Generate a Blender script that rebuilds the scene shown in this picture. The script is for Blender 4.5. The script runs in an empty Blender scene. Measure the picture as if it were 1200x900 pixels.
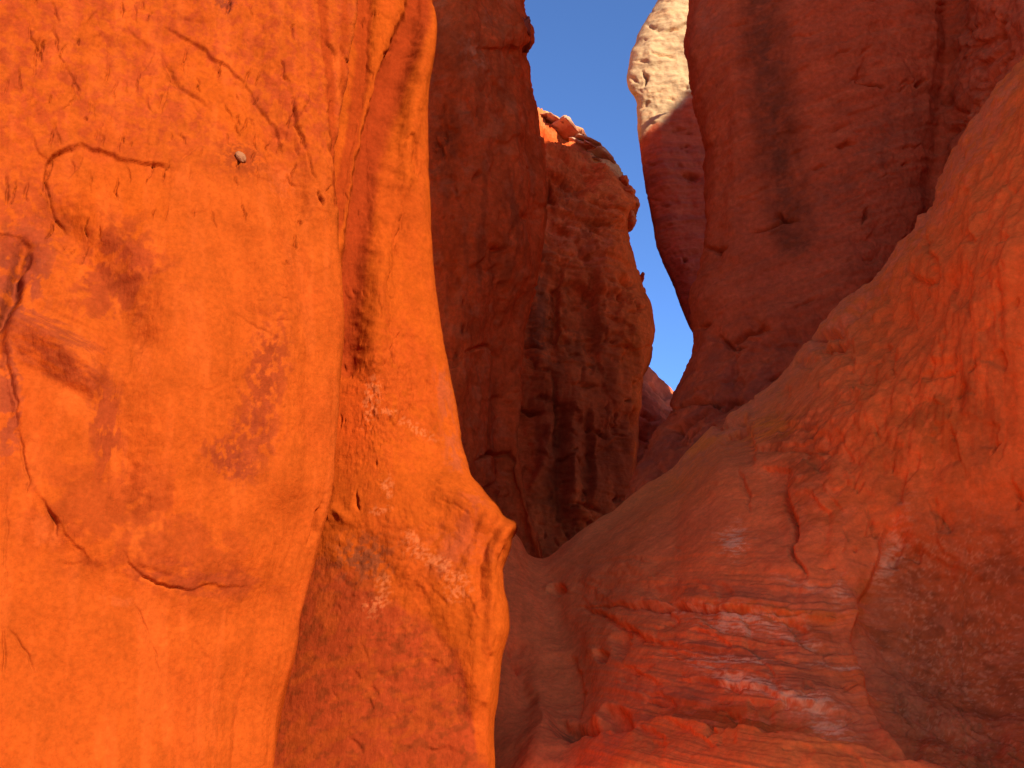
import bpy, math
import numpy as np

# ------------------------------------------------------------------ camera, sky, sun, exposure
SC = bpy.context.scene
COL = SC.collection
PITCH = math.radians(15)
FPX = 1153.0                       # focal length in pixels of a 1200 px wide picture
EYE = np.array([0.0, 0.0, 1.6])

cam_d = bpy.data.cameras.new("camera")
cam_d.sensor_width = 36.0
cam_d.lens = 36.0 * FPX / 1200.0
cam_d.clip_end = 5000
cam = bpy.data.objects.new("camera", cam_d)
cam.location = EYE
cam.rotation_euler = (math.radians(90) + PITCH, 0, 0)
COL.objects.link(cam)
SC.camera = cam

SUN_AZ = math.radians(38)          # the sun stands behind the camera, to the right
SUN_EL = math.radians(32)
S_H = np.array([math.sin(SUN_AZ), -math.cos(SUN_AZ), 0.0])      # horizontal direction towards the sun
S_R = np.array([math.cos(SUN_AZ), math.sin(SUN_AZ), 0.0])       # to the right, seen along the light
sun_d = bpy.data.lights.new("sun", 'SUN')
sun_d.energy = 3.6
sun_d.angle = math.radians(0.4)
sun_d.color = (1.0, 0.93, 0.82)
sun = bpy.data.objects.new("sun", sun_d)
# a sun lamp shines along its local -Z; rotate so that -Z = away from the sun
from mathutils import Vector
to_sun = Vector((S_H[0] * math.cos(SUN_EL), S_H[1] * math.cos(SUN_EL), math.sin(SUN_EL)))
sun.rotation_euler = to_sun.to_track_quat('Z', 'Y').to_euler()
sun.location = (0, 0, 60)
COL.objects.link(sun)

world = bpy.data.worlds.new("World")
SC.world = world
world.use_nodes = True
wn = world.node_tree
wn.nodes.clear()
sky = wn.nodes.new('ShaderNodeTexSky')
sky.sky_type = 'NISHITA'
sky.sun_disc = False
sky.sun_elevation = SUN_EL
sky.sun_rotation = math.atan2(to_sun.x, to_sun.y)   # rotation measured from +Y, clockwise
sky.altitude = 3500
sky.air_density = 0.85
sky.dust_density = 0.0
sky.ozone_density = 8.0
bg = wn.nodes.new('ShaderNodeBackground')
bg.inputs['Strength'].default_value = 0.12
wo = wn.nodes.new('ShaderNodeOutputWorld')
wn.links.new(sky.outputs[0], bg.inputs['Color'])
wn.links.new(bg.outputs[0], wo.inputs['Surface'])

SC.view_settings.view_transform = 'Standard'
SC.view_settings.look = 'None'
SC.view_settings.exposure = 1.4
SC.view_settings.gamma = 1.0
SC.render.engine = 'CYCLES'
SC.cycles.max_bounces = 8
SC.cycles.diffuse_bounces = 6
SC.render.resolution_x = 1024
SC.render.resolution_y = 768

# ------------------------------------------------------------------ noise
RNG = np.random.RandomState(7)
PERM = RNG.permutation(256).astype(np.int32)
PERM = np.concatenate([PERM, PERM, PERM])
G3 = RNG.normal(size=(256, 3)).astype(np.float32)
G3 /= np.linalg.norm(G3, axis=1, keepdims=True)


from concurrent.futures import ThreadPoolExecutor
POOL = ThreadPoolExecutor(4)


def perlin(p):
    p = np.asarray(p, np.float32)
    n = p[..., 0].size
    if n < 20000:
        return perlin_(p)
    f = p.reshape(-1, 3)
    cut = np.linspace(0, n, 2 + n // 16000).astype(int)
    return np.concatenate(list(POOL.map(lambda ab: perlin_(f[ab[0]:ab[1]]), zip(cut[:-1], cut[1:])))).reshape(p.shape[:-1])


def perlin_(p):
    p = p.astype(np.float32)
    i = np.floor(p)
    f = p - i
    i = i.astype(np.int32) & 255
    w = f * f * f * (f * (f * 6 - 15) + 10)
    out = 0
    res = {}
    for dx in (0, 1):
        a = PERM[(i[..., 0] + dx) & 255]
        for dy in (0, 1):
            b = PERM[a + ((i[..., 1] + dy) & 255)]
            for dz in (0, 1):
                g = G3[PERM[b + ((i[..., 2] + dz) & 255)] & 255]
                res[dx, dy, dz] = (g[..., 0] * (f[..., 0] - dx) + g[..., 1] * (f[..., 1] - dy)
                                   + g[..., 2] * (f[..., 2] - dz))
    def lerp(a, b, t): return a + t * (b - a)
    x00 = lerp(res[0, 0, 0], res[1, 0, 0], w[..., 0]); x10 = lerp(res[0, 1, 0], res[1, 1, 0], w[..., 0])
    x01 = lerp(res[0, 0, 1], res[1, 0, 1], w[..., 0]); x11 = lerp(res[0, 1, 1], res[1, 1, 1], w[..., 0])
    return 1.6 * lerp(lerp(x00, x10, w[..., 1]), lerp(x01, x11, w[..., 1]), w[..., 2])


def fbm(p, octv=4, gain=0.5, lac=2.03):
    a, s, q = 1.0, 0.0, p.astype(np.float32)
    for k in range(octv):
        s = s + a * perlin(q)
        q = q * lac + 11.7
        a *= gain
    return s


def ridged(p, octv=3, gain=0.5):
    a, s, q = 1.0, 0.0, p.astype(np.float32)
    for k in range(octv):
        s = s + a * (1 - np.abs(perlin(q)) * 2.0)
        q = q * 2.07 + 5.3
        a *= gain
    return s


def sstep(a, b, x):
    t = np.clip((x - a) / (b - a), 0, 1)
    return t * t * (3 - 2 * t)


# ------------------------------------------------------------------ curves
def pchip(x, y, xq):
    """monotone cubic; x (n,), y (n, m...), xq (k,) -> (k, m...)"""
    x = np.asarray(x, float); y = np.asarray(y, float); xq = np.clip(np.asarray(xq, float), x[0], x[-1])
    h = np.diff(x); sh = (-1,) + (1,) * (y.ndim - 1)
    H = h.reshape(sh)
    dlt = np.diff(y, axis=0) / H
    m = np.zeros_like(y)
    if len(x) > 2:
        w1 = 2 * H[1:] + H[:-1]; w2 = H[1:] + 2 * H[:-1]
        pr = dlt[:-1] * dlt[1:]
        with np.errstate(divide='ignore', invalid='ignore'):
            mm = (w1 + w2) / (w1 / dlt[:-1] + w2 / dlt[1:])
        m[1:-1] = np.where(pr > 0, mm, 0)
    m[0] = dlt[0]; m[-1] = dlt[-1]
    i = np.clip(np.searchsorted(x, xq, side='right') - 1, 0, len(x) - 2)
    t = ((xq - x[i]) / h[i]).reshape(sh); hh = h[i].reshape(sh)
    return ((2 * t**3 - 3 * t**2 + 1) * y[i] + (t**3 - 2 * t**2 + t) * hh * m[i]
            + (-2 * t**3 + 3 * t**2) * y[i + 1] + (t**3 - t**2) * hh * m[i + 1])


def curve(c, q):
    if isinstance(c, (int, float)):
        return np.full(len(q), float(c))
    c = sorted(c)
    return pchip([a for a, b in c], [b for a, b in c], q)


def to_world(U, V, D):
    """a point seen at pixel (U, V) standing D metres ahead of the camera (world y)"""
    tx = (U - 600.0) / FPX; tz = (450.0 - V) / FPX
    ry = math.cos(PITCH) - tz * math.sin(PITCH)
    rz = math.sin(PITCH) + tz * math.cos(PITCH)
    return np.stack([EYE[0] + tx * D / ry, EYE[1] + D, EYE[2] + rz * D / ry], -1)


def fine_axis(lo, hi, vis_lo, vis_hi, fine, coarse):
    a = []
    x = lo
    while x < hi:
        a.append(x)
        if vis_lo <= x <= vis_hi:
            x += fine
        else:
            dist = max(vis_lo - x, x - vis_hi)
            x += min(coarse, fine + dist * 0.2) if dist > 0 else fine
    a.append(hi)
    return np.array(a)


# ------------------------------------------------------------------ a weathered rock skin
class Skin:
    """A grid of points. cols: control curves (along = list of (u_curve, D_curve) for vertical strips)."""
    def __init__(s, q, ctrl, mode, dref, fine=1.4, seed=0):
        # mode 'v': q are picture heights, every control curve gives (u(v), D(v))
        # mode 'u': q are picture widths, every control curve gives (v(u), D(u))
        A = np.stack([curve(c[0], q) for c in ctrl]); Dc = np.stack([curve(c[1], q) for c in ctrl])
        n = len(ctrl)
        lim = (0, 1200) if mode == 'v' else (0, 900)
        qa = (0, 900) if mode == 'v' else (0, 1200)
        vis = (q >= qa[0] - 10) & (q <= qa[1] + 10)
        knots = [0.0]; par = []
        for k in range(n - 1):
            a0, a1 = A[k], A[k + 1]
            L = np.abs(a1 - a0)
            Lv = L[vis & (np.maximum(a0, a1) > lim[0] - 10) & (np.minimum(a0, a1) < lim[1] + 10)]
            inside = len(Lv) > 0
            avg = max(6.0, float(np.mean(L)))
            mx = float(np.max(Lv)) if inside else float(np.max(L))
            w = float(np.clip(mx, 4, 1e9))
            cnt = int(max(5, math.ceil(w / (fine if inside else 60))))
            if ctrl[k][-1] == 'hid' and len(ctrl[k]) > 2:
                cnt = max(8, cnt // 5)
            par.append(knots[-1] + np.arange(cnt) / cnt * avg)
            knots.append(knots[-1] + avg)
        par.append(np.array([knots[-1]]))
        par = np.concatenate(par)
        AA = pchip(knots, A, par); DD = pchip(knots, Dc, par)      # (P, Q)
        QQ = np.broadcast_to(q[None, :], AA.shape)
        if mode == 'v':
            s.U, s.V = AA.T.copy(), QQ.T.copy()
            s.D = DD.T.copy()
        else:
            s.U, s.V = QQ.copy(), AA.copy()
            s.D = DD.copy()
        s.P = to_world(s.U, s.V, s.D)          # rows run top to bottom, columns left to right
        s.dref = dref
        s.off = np.array([seed * 37.3, seed * 17.1, seed * 5.7])
        s.Q = s.P * (FPX / dref) + s.off       # object space measured in reference pixels
        s.h = np.zeros(s.U.shape)
        s.gk = 1.0
        s.rgb = np.zeros(s.U.shape + (3,))
        # wobble so that drawn features are never ruler-clean
        s.w1 = fbm(s.Q / 22.0, 3); s.w2 = fbm(s.Q / 22.0 + 40, 3)
        s.Uw = s.U + 3.2 * s.w1
        s.Vw = s.V + 3.2 * s.w2

    def n(s, lx, ly, lz, octv=4, gain=0.5, o=0.0, rot=0.0):
        """fbm with wavelengths lx, ly, lz in pixels (x right, y away, z up); rot tilts the beds"""
        q = s.Q
        x, y, z = q[..., 0], q[..., 1], q[..., 2]
        if rot:
            c, si = math.cos(rot), math.sin(rot)
            x, z = c * x + si * z, -si * x + c * z
        return fbm(np.stack([x / lx, y / ly, z / lz], -1) + o, octv, gain)

    # distance to a polyline in pixels, and on which side (positive = right of the travelling direction)
    def dist(s, poly, pad=60):
        poly = np.asarray(poly, float)
        D = np.full(s.U.shape, 1e3); S = np.zeros(s.U.shape); T = np.zeros(s.U.shape)
        x0, y0 = poly.min(0) - pad; x1, y1 = poly.max(0) + pad
        m = (s.Uw > x0) & (s.Uw < x1) & (s.Vw > y0) & (s.Vw < y1)
        if not m.any(): return D, S, T
        u, v = s.Uw[m], s.Vw[m]
        bd = np.full(u.shape, 1e3); bs = np.zeros(u.shape); bt = np.zeros(u.shape)
        L = np.hypot(*np.diff(poly, axis=0).T); tot = L.sum(); acc = 0
        for (ax, ay), (bx, by), l in zip(poly[:-1], poly[1:], L):
            dx, dy = bx - ax, by - ay
            t = np.clip(((u - ax) * dx + (v - ay) * dy) / (l * l + 1e-9), 0, 1)
            d = np.hypot(u - ax - t * dx, v - ay - t * dy)
            c = dx * (v - ay) - dy * (u - ax)
            k = d < bd
            bd = np.where(k, d, bd); bs = np.where(k, np.sign(c), bs); bt = np.where(k, (acc + t * l) / tot, bt)
            acc += l
        D[m] = bd; S[m] = bs; T[m] = bt
        return D, S, T

    def groove(s, poly, w=2.0, depth=3.0):
        """a crack: narrow, deepest in the middle of its length"""
        depth *= s.gk; w *= 1 + 0.25 * (s.gk > 1)
        D, S, T = s.dist(poly, 5 * w + 8)
        f = np.sin(np.pi * np.clip(T, 0.03, 0.97)) ** 0.6
        s.h -= depth * f * np.exp(-(D / (w * (0.35 + 0.65 * f))) ** 2)

    def ledge(s, poly, height=4.0, reach=30.0, edge=1.5, fade=0.15):
        """the rock right of the line lies lower, by height, and rises back over reach pixels"""
        D, S, T = s.dist(poly, reach * 3)
        f = sstep(0, fade, T) * sstep(1, 1 - fade, T)
        sd = D * S
        s.h -= height * f * sstep(-edge, edge, sd) * np.exp(-np.maximum(sd, 0) / reach)

    def blob(s, u, v, ru, rv, rot=0.0, hard=0.0):
        c, si = math.cos(rot), math.sin(rot)
        du, dv = s.Uw - u, s.Vw - v
        x = (c * du + si * dv) / ru; y = (-si * du + c * dv) / rv
        r = np.sqrt(x * x + y * y)
        return np.exp(-r ** (2 + 4 * hard))

    def swell(s, u, v, ru, rv, amp, rot=0.0, hard=0.0):
        s.h += amp * s.blob(u, v, ru, rv, rot, hard)

    def band(s, poly, w, hard=0.0):
        D, S, T = s.dist(poly, w * 3)
        return np.exp(-(D / w) ** (2 + 4 * hard))

    def tint(s, mask, rgb, k=1.0):
        m = np.clip(mask * k, 0, 1)[..., None]
        s.rgb = s.rgb * (1 - m) + np.array(rgb) * m

    def mottled(s, mask, lx=14, lz=14, lo=-0.1, hi=0.35, o=0.0, octv=4, rot=0.0):
        return mask * sstep(lo, hi, s.n(lx, lx, lz, octv, 0.6, o, rot) + (mask - 0.5) * 0.8)

    def normals(s, P):
        du = np.gradient(P, axis=1); dv = np.gradient(P, axis=0)
        N = np.cross(dv, du)
        N /= np.linalg.norm(N, axis=-1, keepdims=True) + 1e-12
        return N

    def build(s, name, mat, parent=None, back=None, hmax=200, grade=(1.0, 1.0, 1.0)):
        N = s.normals(s.P)
        # gentle smoothing of normals keeps the displaced skin from tearing
        for k in range(3):
            N[1:-1, 1:-1] = (N[1:-1, 1:-1] * 2 + N[:-2, 1:-1] + N[2:, 1:-1] + N[1:-1, :-2] + N[1:-1, 2:])
            N /= np.linalg.norm(N, axis=-1, keepdims=True) + 1e-12
        view = EYE - s.P
        flip = np.sign(np.median(np.sum(N * view, -1)[(s.U > 0) & (s.U < 1200)]))
        N *= flip
        P = s.P + N * (np.clip(s.h, -hmax, hmax) * s.dref / FPX)[..., None]
        rgb = np.clip(s.rgb * np.array(grade), 0.004, 0.9)
        if back is not None:          # carry the top of the rock backwards so it is a solid mass
            rows = []
            for k, t in ((3, 1.0), (2, 0.6), (1, 0.25)):
                r = P[0] + np.array(back) * t
                r[:, 2] += 0.5 * math.sin(t * 3.0) + 0.3 * perlin(r * 0.6)
                rows.append(r)
            P = np.concatenate([np.stack(rows), P]); rgb = np.concatenate([np.stack([rgb[0]] * 3), rgb])
        R, C = P.shape[:2]
        me = bpy.data.meshes.new(name)
        me.vertices.add(R * C)
        me.vertices.foreach_set('co', P.astype(np.float32).ravel())
        idx = np.arange(R * C).reshape(R, C)
        q = np.stack([idx[:-1, :-1], idx[:-1, 1:], idx[1:, 1:], idx[1:, :-1]], -1).reshape(-1, 4)
        if flip > 0: q = q[:, ::-1]
        me.loops.add(q.size); me.loops.foreach_set('vertex_index', q.ravel().astype(np.int32))
        me.polygons.add(len(q))
        me.polygons.foreach_set('loop_start', (np.arange(len(q)) * 4).astype(np.int32))
        me.polygons.foreach_set('loop_total', np.full(len(q), 4, np.int32))
        me.polygons.foreach_set('use_smooth', np.ones(len(q), bool))
        at = me.color_attributes.new('rock_colour', 'FLOAT_COLOR', 'POINT')
        rgba = np.ones((R * C, 4), np.float32); rgba[:, :3] = rgb.reshape(-1, 3)
        at.data.foreach_set('color', rgba.ravel())
        me.update(); me.validate()
        me.materials.append(mat)
        ob = bpy.data.objects.new(name, me)
        COL.objects.link(ob)
        if parent: ob.parent = parent
        print(name, len(q) * 2, 'tris')
        s.Pd = P
        return ob


def tag(o, label=None, cat=None, group=None, kind=None):
    if label: o['label'] = label
    if cat: o['category'] = cat
    if group: o['group'] = group
    if kind: o['kind'] = kind
    return o


# ------------------------------------------------------------------ sandstone
def sandstone(name, dref, grain=1.0, speck=0.25, bump=0.5, bedtilt=0.0, upright=False):
    gx, gz = (2.2, 0.25) if upright else (0.4, 3.0)
    """colour comes with the rock (mineral colour and some painted light per point); grain, specks and pitting are procedural"""
    m = bpy.data.materials.new(name); m.use_nodes = True
    nt = m.node_tree; nd = nt.nodes; ln = nt.links; nd.clear()
    out = nd.new('ShaderNodeOutputMaterial'); bs = nd.new('ShaderNodeBsdfPrincipled')
    ln.new(bs.outputs[0], out.inputs[0])
    bs.inputs['Roughness'].default_value = 1.0
    bs.inputs['Specular IOR Level'].default_value = 0.0
    at = nd.new('ShaderNodeAttribute'); at.attribute_name = 'rock_colour'
    tc = nd.new('ShaderNodeTexCoord')
    px = FPX / dref
    def noise(wave, detail, rough=0.6, sx=1, sz=1):
        mp = nd.new('ShaderNodeMapping'); mp.inputs['Scale'].default_value = (sx, sx, sz)
        mp.inputs['Rotation'].default_value = (0, bedtilt, 0)
        ln.new(tc.outputs['Object'], mp.inputs[0])
        n = nd.new('ShaderNodeTexNoise'); n.inputs['Scale'].default_value = px / wave
        n.inputs['Detail'].default_value = detail; n.inputs['Roughness'].default_value = rough
        ln.new(mp.outputs[0], n.inputs['Vector']); return n
    def rng(sock, a, b, c, d):
        r = nd.new('ShaderNodeMapRange'); r.inputs[1].default_value = a; r.inputs[2].default_value = b
        r.inputs[3].default_value = c; r.inputs[4].default_value = d; ln.new(sock, r.inputs[0]); return r
    n1 = noise(6, 6, 0.7); n2 = noise(40, 5, 0.6); n3 = noise(26, 6, 0.7, gx, gz)
    v1 = rng(n1.outputs[0], 0.3, 0.7, 1 - speck, 1 + speck)
    v2 = rng(n2.outputs[0], 0.3, 0.7, 0.88, 1.12)
    v3 = rng(n3.outputs[0], 0.3, 0.7, 0.95, 1.05)
    def mul(a, b):
        x = nd.new('ShaderNodeMath'); x.operation = 'MULTIPLY'; ln.new(a, x.inputs[0]); ln.new(b, x.inputs[1]); return x.outputs[0]
    k = mul(mul(v1.outputs[0], v2.outputs[0]), v3.outputs[0])
    vm = nd.new('ShaderNodeVectorMath'); vm.operation = 'SCALE'
    ln.new(at.outputs['Color'], vm.inputs[0]); ln.new(k, vm.inputs['Scale'])
    ln.new(vm.outputs[0], bs.inputs['Base Color'])
    b1 = nd.new('ShaderNodeBump'); b1.inputs['Strength'].default_value = bump; b1.inputs['Distance'].default_value = 2.2 / px * grain
    ln.new(noise(7, 5, 0.7).outputs[0], b1.inputs['Height'])
    b2 = nd.new('ShaderNodeBump'); b2.inputs['Strength'].default_value = bump * 0.8; b2.inputs['Distance'].default_value = 3.0 / px * grain
    ln.new(noise(22, 6, 0.7, gx, gz).outputs[0], b2.inputs['Height'])
    ln.new(b1.outputs[0], b2.inputs['Normal']); ln.new(b2.outputs[0], bs.inputs['Normal'])
    return m


# mineral colours (albedo)
ORANGE = (0.41, 0.065, 0.005)
DEEP = (0.38, 0.048, 0.005)
RUST = (0.42, 0.085, 0.030)
RED = (0.50, 0.105, 0.045)
BROWN = (0.20, 0.045, 0.022)
MAUVE = (0.40, 0.12, 0.085)
PINK = (0.62, 0.27, 0.18)
WHITE = (0.72, 0.50, 0.40)
SUNLIT_CREAM = (0.46, 0.30, 0.145)  # painted sunlight on the pinnacle top

QV = lambda lo, hi, a=0, b=900, f=1.4, c=30: fine_axis(lo, hi, a - 8, b + 8, f, c)


def scatter_cracks(s, rng, n, box, length=(10, 30), ang=(80, 100), w=(0.8, 1.6), depth=(1, 3)):
    for k in range(n):
        u = rng.uniform(box[0], box[2]); v = rng.uniform(box[1], box[3])
        L = rng.uniform(*length); a = math.radians(rng.uniform(*ang))
        pts = [(u, v)]
        for j in range(3):
            a2 = a + rng.uniform(-0.35, 0.35)
            u += math.cos(a2) * L / 3; v += math.sin(a2) * L / 3
            pts.append((u, v))
        s.groove(pts, rng.uniform(*w), rng.uniform(*depth))


def scatter_chips(s, rng, n, box, length=(14, 40), ang=(-20, 20), height=(1.5, 4), reach=(8, 24), edge=1.3):
    for k in range(n):
        u = rng.uniform(box[0], box[2]); v = rng.uniform(box[1], box[3])
        L = rng.uniform(*length); a = math.radians(rng.uniform(*ang)); bend = rng.uniform(-0.5, 0.5)
        pts = [(u, v)]
        for j in range(4):
            u += math.cos(a) * L / 4; v += math.sin(a) * L / 4; a += bend
            pts.append((u, v))
        if rng.rand() < 0.5: pts = pts[::-1]
        s.ledge(pts, rng.uniform(*height), rng.uniform(*reach), edge, 0.25)


# ================================================================== 1. near orange wall on the left
def near_wall():
    q = QV(-260, 1500, f=1.2)
    edge_r = [(-760, 440), (-300, 425), (0, 418), (80, 410), (150, 398), (250, 392), (350, 397), (450, 394), (560, 393), (600, 385),
              (640, 372), (700, 356), (770, 345), (830, 330), (900, 318), (1100, 285), (1500, 250)]
    def off(d): return [(v, u + d) for v, u in edge_r]
    ctrl = [
        (-2600, 1.0), (-1200, 1.9), (-500, [(-760, 3.5), (0, 3.2), (1500, 2.9)]),
        (-120, [(-760, 4.5), (0, 4.1), (500, 3.95), (1500, 3.5)]),
        (20, [(-760, 4.9), (0, 4.45), (300, 4.35), (500, 4.2), (900, 4.15), (1500, 3.9)]),
        (120, [(-760, 5.1), (0, 4.7), (300, 4.5), (500, 4.35), (900, 4.3), (1500, 4.05)]),
        ([(-760, 260), (0, 240), (900, 210), (1500, 190)], [(-760, 5.3), (0, 4.95), (300, 4.7), (500, 4.6), (900, 4.5), (1500, 4.3)]),
        (off(-45), [(-760, 5.7), (0, 5.24), (300, 5.02), (500, 4.92), (900, 4.78), (1500, 4.6)]),
        (off(-9), [(-760, 6.0), (0, 5.37), (300, 5.13), (500, 5.02), (900, 4.88), (1500, 4.8)]),
        (edge_r, [(-760, 6.3), (0, 5.46), (300, 5.22), (500, 5.11), (900, 4.97), (1500, 5.0)], 'hid'),
        (off(-6), [(-760, 7.2), (0, 6.0), (300, 5.75), (500, 5.65), (900, 5.5), (1500, 5.4)], 'hid'),
        (off(-120), 8.5),
    ]
    s = Skin(q, ctrl, 'v', 4.8, seed=1, fine=1.2)
    # broad forms
    s.h += 9 * s.n(260, 260, 420, 2) + 3.0 * s.n(90, 90, 150, 3, o=3)
    s.swell(235, 420, 120, 230, 34); s.swell(60, 120, 90, 110, 10)
    s.h -= 22 * s.band([(70, 262), (105, 300), (135, 345), (150, 400)], 26)
    s.h -= 14 * s.band([(130, 440), (140, 520), (150, 600)], 24)
    s.h += 12 * s.band([(20, 380), (60, 400), (110, 440)], 16) - 9 * s.band([(24, 425), (60, 442), (104, 470)], 13)
    s.h += 10 * s.band([(300, 260), (318, 400), (330, 560)], 30) - 9 * s.band([(268, 290), (285, 420), (280, 560)], 24)
    s.h += 4 * s.band([(60, 580), (130, 636), (230, 660), (300, 640)], 26) - 5 * s.band([(70, 660), (140, 705), (240, 725), (320, 716)], 30)
    s.h += 9 * s.band([(330, 30), (352, 140), (372, 250)], 16) - 9 * s.band([(290, 60), (318, 150), (345, 250)], 20)
    s.swell(170, 800, 130, 90, -12)
    
    # eroded skin: flakes and fine pitting above, smooth below
    up = sstep(260, 120, s.V + 20 * s.w1)
    s.h += (0.25 + 0.9 * up) * (1.3 * s.n(26, 26, 34, 5, 0.6, 7))
    fl = s.n(30, 30, 70, 3, 0.55, 21, rot=-0.25)
    s.h += (0.45 + 0.9 * up) * 1.6 * np.floor(fl * 3.5) / 3.5
    s.h += 0.35 * s.n(7, 7, 9, 3, 0.6, 13)
    # leaf shaped scar, arch scar, lips
    s.ledge([(335, 190), (322, 148), (285, 98), (240, 60), (185, 30)][::-1], 5.5, 40)
    s.groove([(186, 62), (196, 84), (208, 103), (226, 117), (246, 137)], 3.0, 6)
    s.groove([(215, 118), (232, 140), (246, 158)], 1.5, 2)
    s.ledge([(60, 255), (54, 232), (52, 205), (62, 188), (80, 178), (97, 173), (122, 182), (150, 195), (178, 198), (198, 205), (214, 208)], 6.0, 60, 2)
    s.groove([(76, 268), (60, 245), (54, 225), (53, 200), (66, 187), (92, 174)], 2.2, 5)
    s.groove([(150, 195), (176, 198), (196, 207)], 1.3, 2.5)
    s.groove([(205, 200), (214, 194), (226, 184), (228, 176)], 1.6, 2.5)
    s.groove([(60, 246), (72, 260), (80, 270)], 2, 3)
    # the deep purple lip at the left margin
    s.ledge([(40, 540), (24, 500), (20, 465), (8, 410), (4, 380), (14, 356), (22, 330), (30, 306), (43, 288), (52, 262), (46, 230)][::-1][::-1], 0.0, 50)
    s.ledge([(44, 250), (43, 288), (30, 306), (22, 332), (14, 356), (2, 384), (8, 420), (18, 462), (20, 500), (30, 545)], 12.0, 70, 7, 0.3)
    s.h -= 10 * s.band([(30, 290), (16, 335), (2, 380)], 8)
    s.groove([(36, 300), (24, 322), (17, 350), (0, 376), (-20, 392)], 5.0, 10)
    s.groove([(4, 400), (12, 440), (22, 470), (18, 495)], 1.6, 3)
    s.groove([(22, 505), (30, 545), (34, 565), (30, 580)], 2, 4)
    s.ledge([(143, 648), (147, 656), (160, 673), (190, 684), (225, 691), (240, 686), (300, 688)], 2.8, 40, 2, 0.3)
    s.groove([(143, 648), (150, 662), (166, 675), (195, 686), (226, 692)], 1.6, 3.5)
    s.ledge([(26, 562), (44, 575), (60, 600), (84, 632), (104, 656), (125, 668)], 2.2, 45, 2, 0.3)
    s.groove([(54, 596), (62, 612), (66, 626)], 2.6, 6)
    s.groove([(160, 707), (168, 718), (173, 733), (176, 746)], 1.4, 3)
    s.groove([(176, 746), (188, 768), (190, 790)], 1.0, 2)
    s.groove([(2, 738), (6, 755), (7, 790)], 1.8, 4)
    s.groove([(8, 738), (24, 752), (34, 766), (38, 790)], 1.6, 3)
    s.groove([(376, 590), (371, 604), (368, 622), (362, 640)], 3, 8)
    s.groove([(6, 540), (8, 620), (5, 700)], 1.5, 2)
    # cracks of the upper part
    for c, w, d in [([(340, 118), (344, 140), (349, 158), (356, 182)], 1.7, 5), ([(356, 182), (364, 205), (368, 222)], 1.0, 3),
                    ([(370, 228), (374, 244)], 2.0, 5), ([(335, 205), (346, 220)], 1.1, 3), ([(350, 256), (349, 268)], 1.6, 4),
                    ([(328, 76), (330, 92), (338, 102)], 1.2, 3), ([(382, 42), (390, 54), (394, 72)], 1.6, 4),
                    ([(402, 48), (406, 68), (414, 84), (418, 106)], 1.6, 4), ([(266, 0), (268, 8), (262, 22)], 2.0, 4),
                    ([(38, -10), (39, 12)], 1.4, 4), ([(62, 38), (66, 62), (72, 80)], 1.0, 3), ([(72, 80), (84, 102), (90, 112), (90, 124)], 1.0, 3),
                    ([(33, 30), (34, 52), (48, 74)], 1.2, 3), ([(40, 70), (38, 96)], 1.0, 3), ([(62, 148), (60, 178)], 1.4, 3),
                    ([(8, 205), (8, 230), (6, 246)], 1.2, 3), ([(340, 290), (341, 300)], 1.4, 3), ([(143, 0), (144, 24)], 1.2, 3),
                    ([(152, 180), (156, 172)], 1.2, 2), ([(326, 316), (334, 322)], 1.4, 2)]:
        s.groove(c, w * 1.05, d * 2.0)
    for v, a, b in [(322, 312, 336), (345, 316, 328), (360, 310, 340), (378, 312, 332), (386, 302, 334), (362, 290, 300)]:
        s.groove([(a, v), (b, v + 3)], 1.1, 1.6)
    s.groove([(238, 355), (262, 372), (290, 392), (330, 420)], 1.3, 1.6)
    rng = np.random.RandomState(3)
    scatter_cracks(s, rng, 90, (0, 0, 400, 290), (8, 34), (75, 115), (0.75, 1.05), (3, 8))
    scatter_chips(s, rng, 40, (0, 0, 380, 260), (20, 60), (20, 120), (1.0, 2.6), (14, 40))
    scatter_chips(s, rng, 22, (60, 260, 380, 760), (20, 60), (-10, 60), (0.8, 1.8), (14, 40), 2.5)
    scatter_cracks(s, rng, 14, (100, 300, 380, 760), (4, 14), (60, 120), (0.7, 1.1), (0.6, 1.4))
    # flutes running down along the outer edge
    e = curve(edge_r, np.clip(s.V.ravel(), -760, 1500)).reshape(s.V.shape) - s.U
    fz = sstep(560, 700, s.V)
    s.h -= 5 * s.band([(376, -20), (384, 60), (391, 140), (396, 240)], 6)
    s.h += fz * 2.6 * fbm(np.stack([e / 13.0, s.V / 400.0, s.V * 0], -1), 2) * sstep(120, 10, e)
    # beds on the lower left bulge, running down to the right
    m = s.blob(75, 400, 75, 60)
    s.h += 1.6 * m * s.n(300, 300, 9, 2, 0.5, 4, rot=-0.45 + 0.0)
    # --- mineral colour, with some shade painted in
    s.rgb[:] = ORANGE
    v = s.n(120, 120, 200, 4, 0.55, 31)
    s.tint(sstep(0.05, 0.6, v), DEEP, 0.30)
    s.tint(up * sstep(-0.3, 0.5, s.n(16, 16, 20, 4, 0.6, 41)), (0.32, 0.040, 0.007), 0.7)  # mottled top, also darkened as painted form shading
    s.tint(s.blob(140, 262, 66, 70, -0.2, 0.6), (0.44, 0.068, 0.004), 0.85)
    s.tint(s.blob(255, 120, 88, 26, 0.85, 0.6), (0.44, 0.068, 0.004), 0.7)
    s.tint(sstep(0.1, 0.6, s.n(26, 26, 260, 3, 0.5, 51)), (0.56, 0.095, 0.010), 0.3)
    s.tint(s.band([(376, -20), (384, 60), (391, 140), (396, 240)], 6, 1.0), (0.30, 0.036, 0.003), 0.8)  # flute shade painted as a dark band along its groove
    s.tint(s.band([(402, -20), (406, 40), (402, 110)], 4, 1.0), (0.30, 0.036, 0.003), 0.6)  # next flute, darkened in the same painted way
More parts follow.
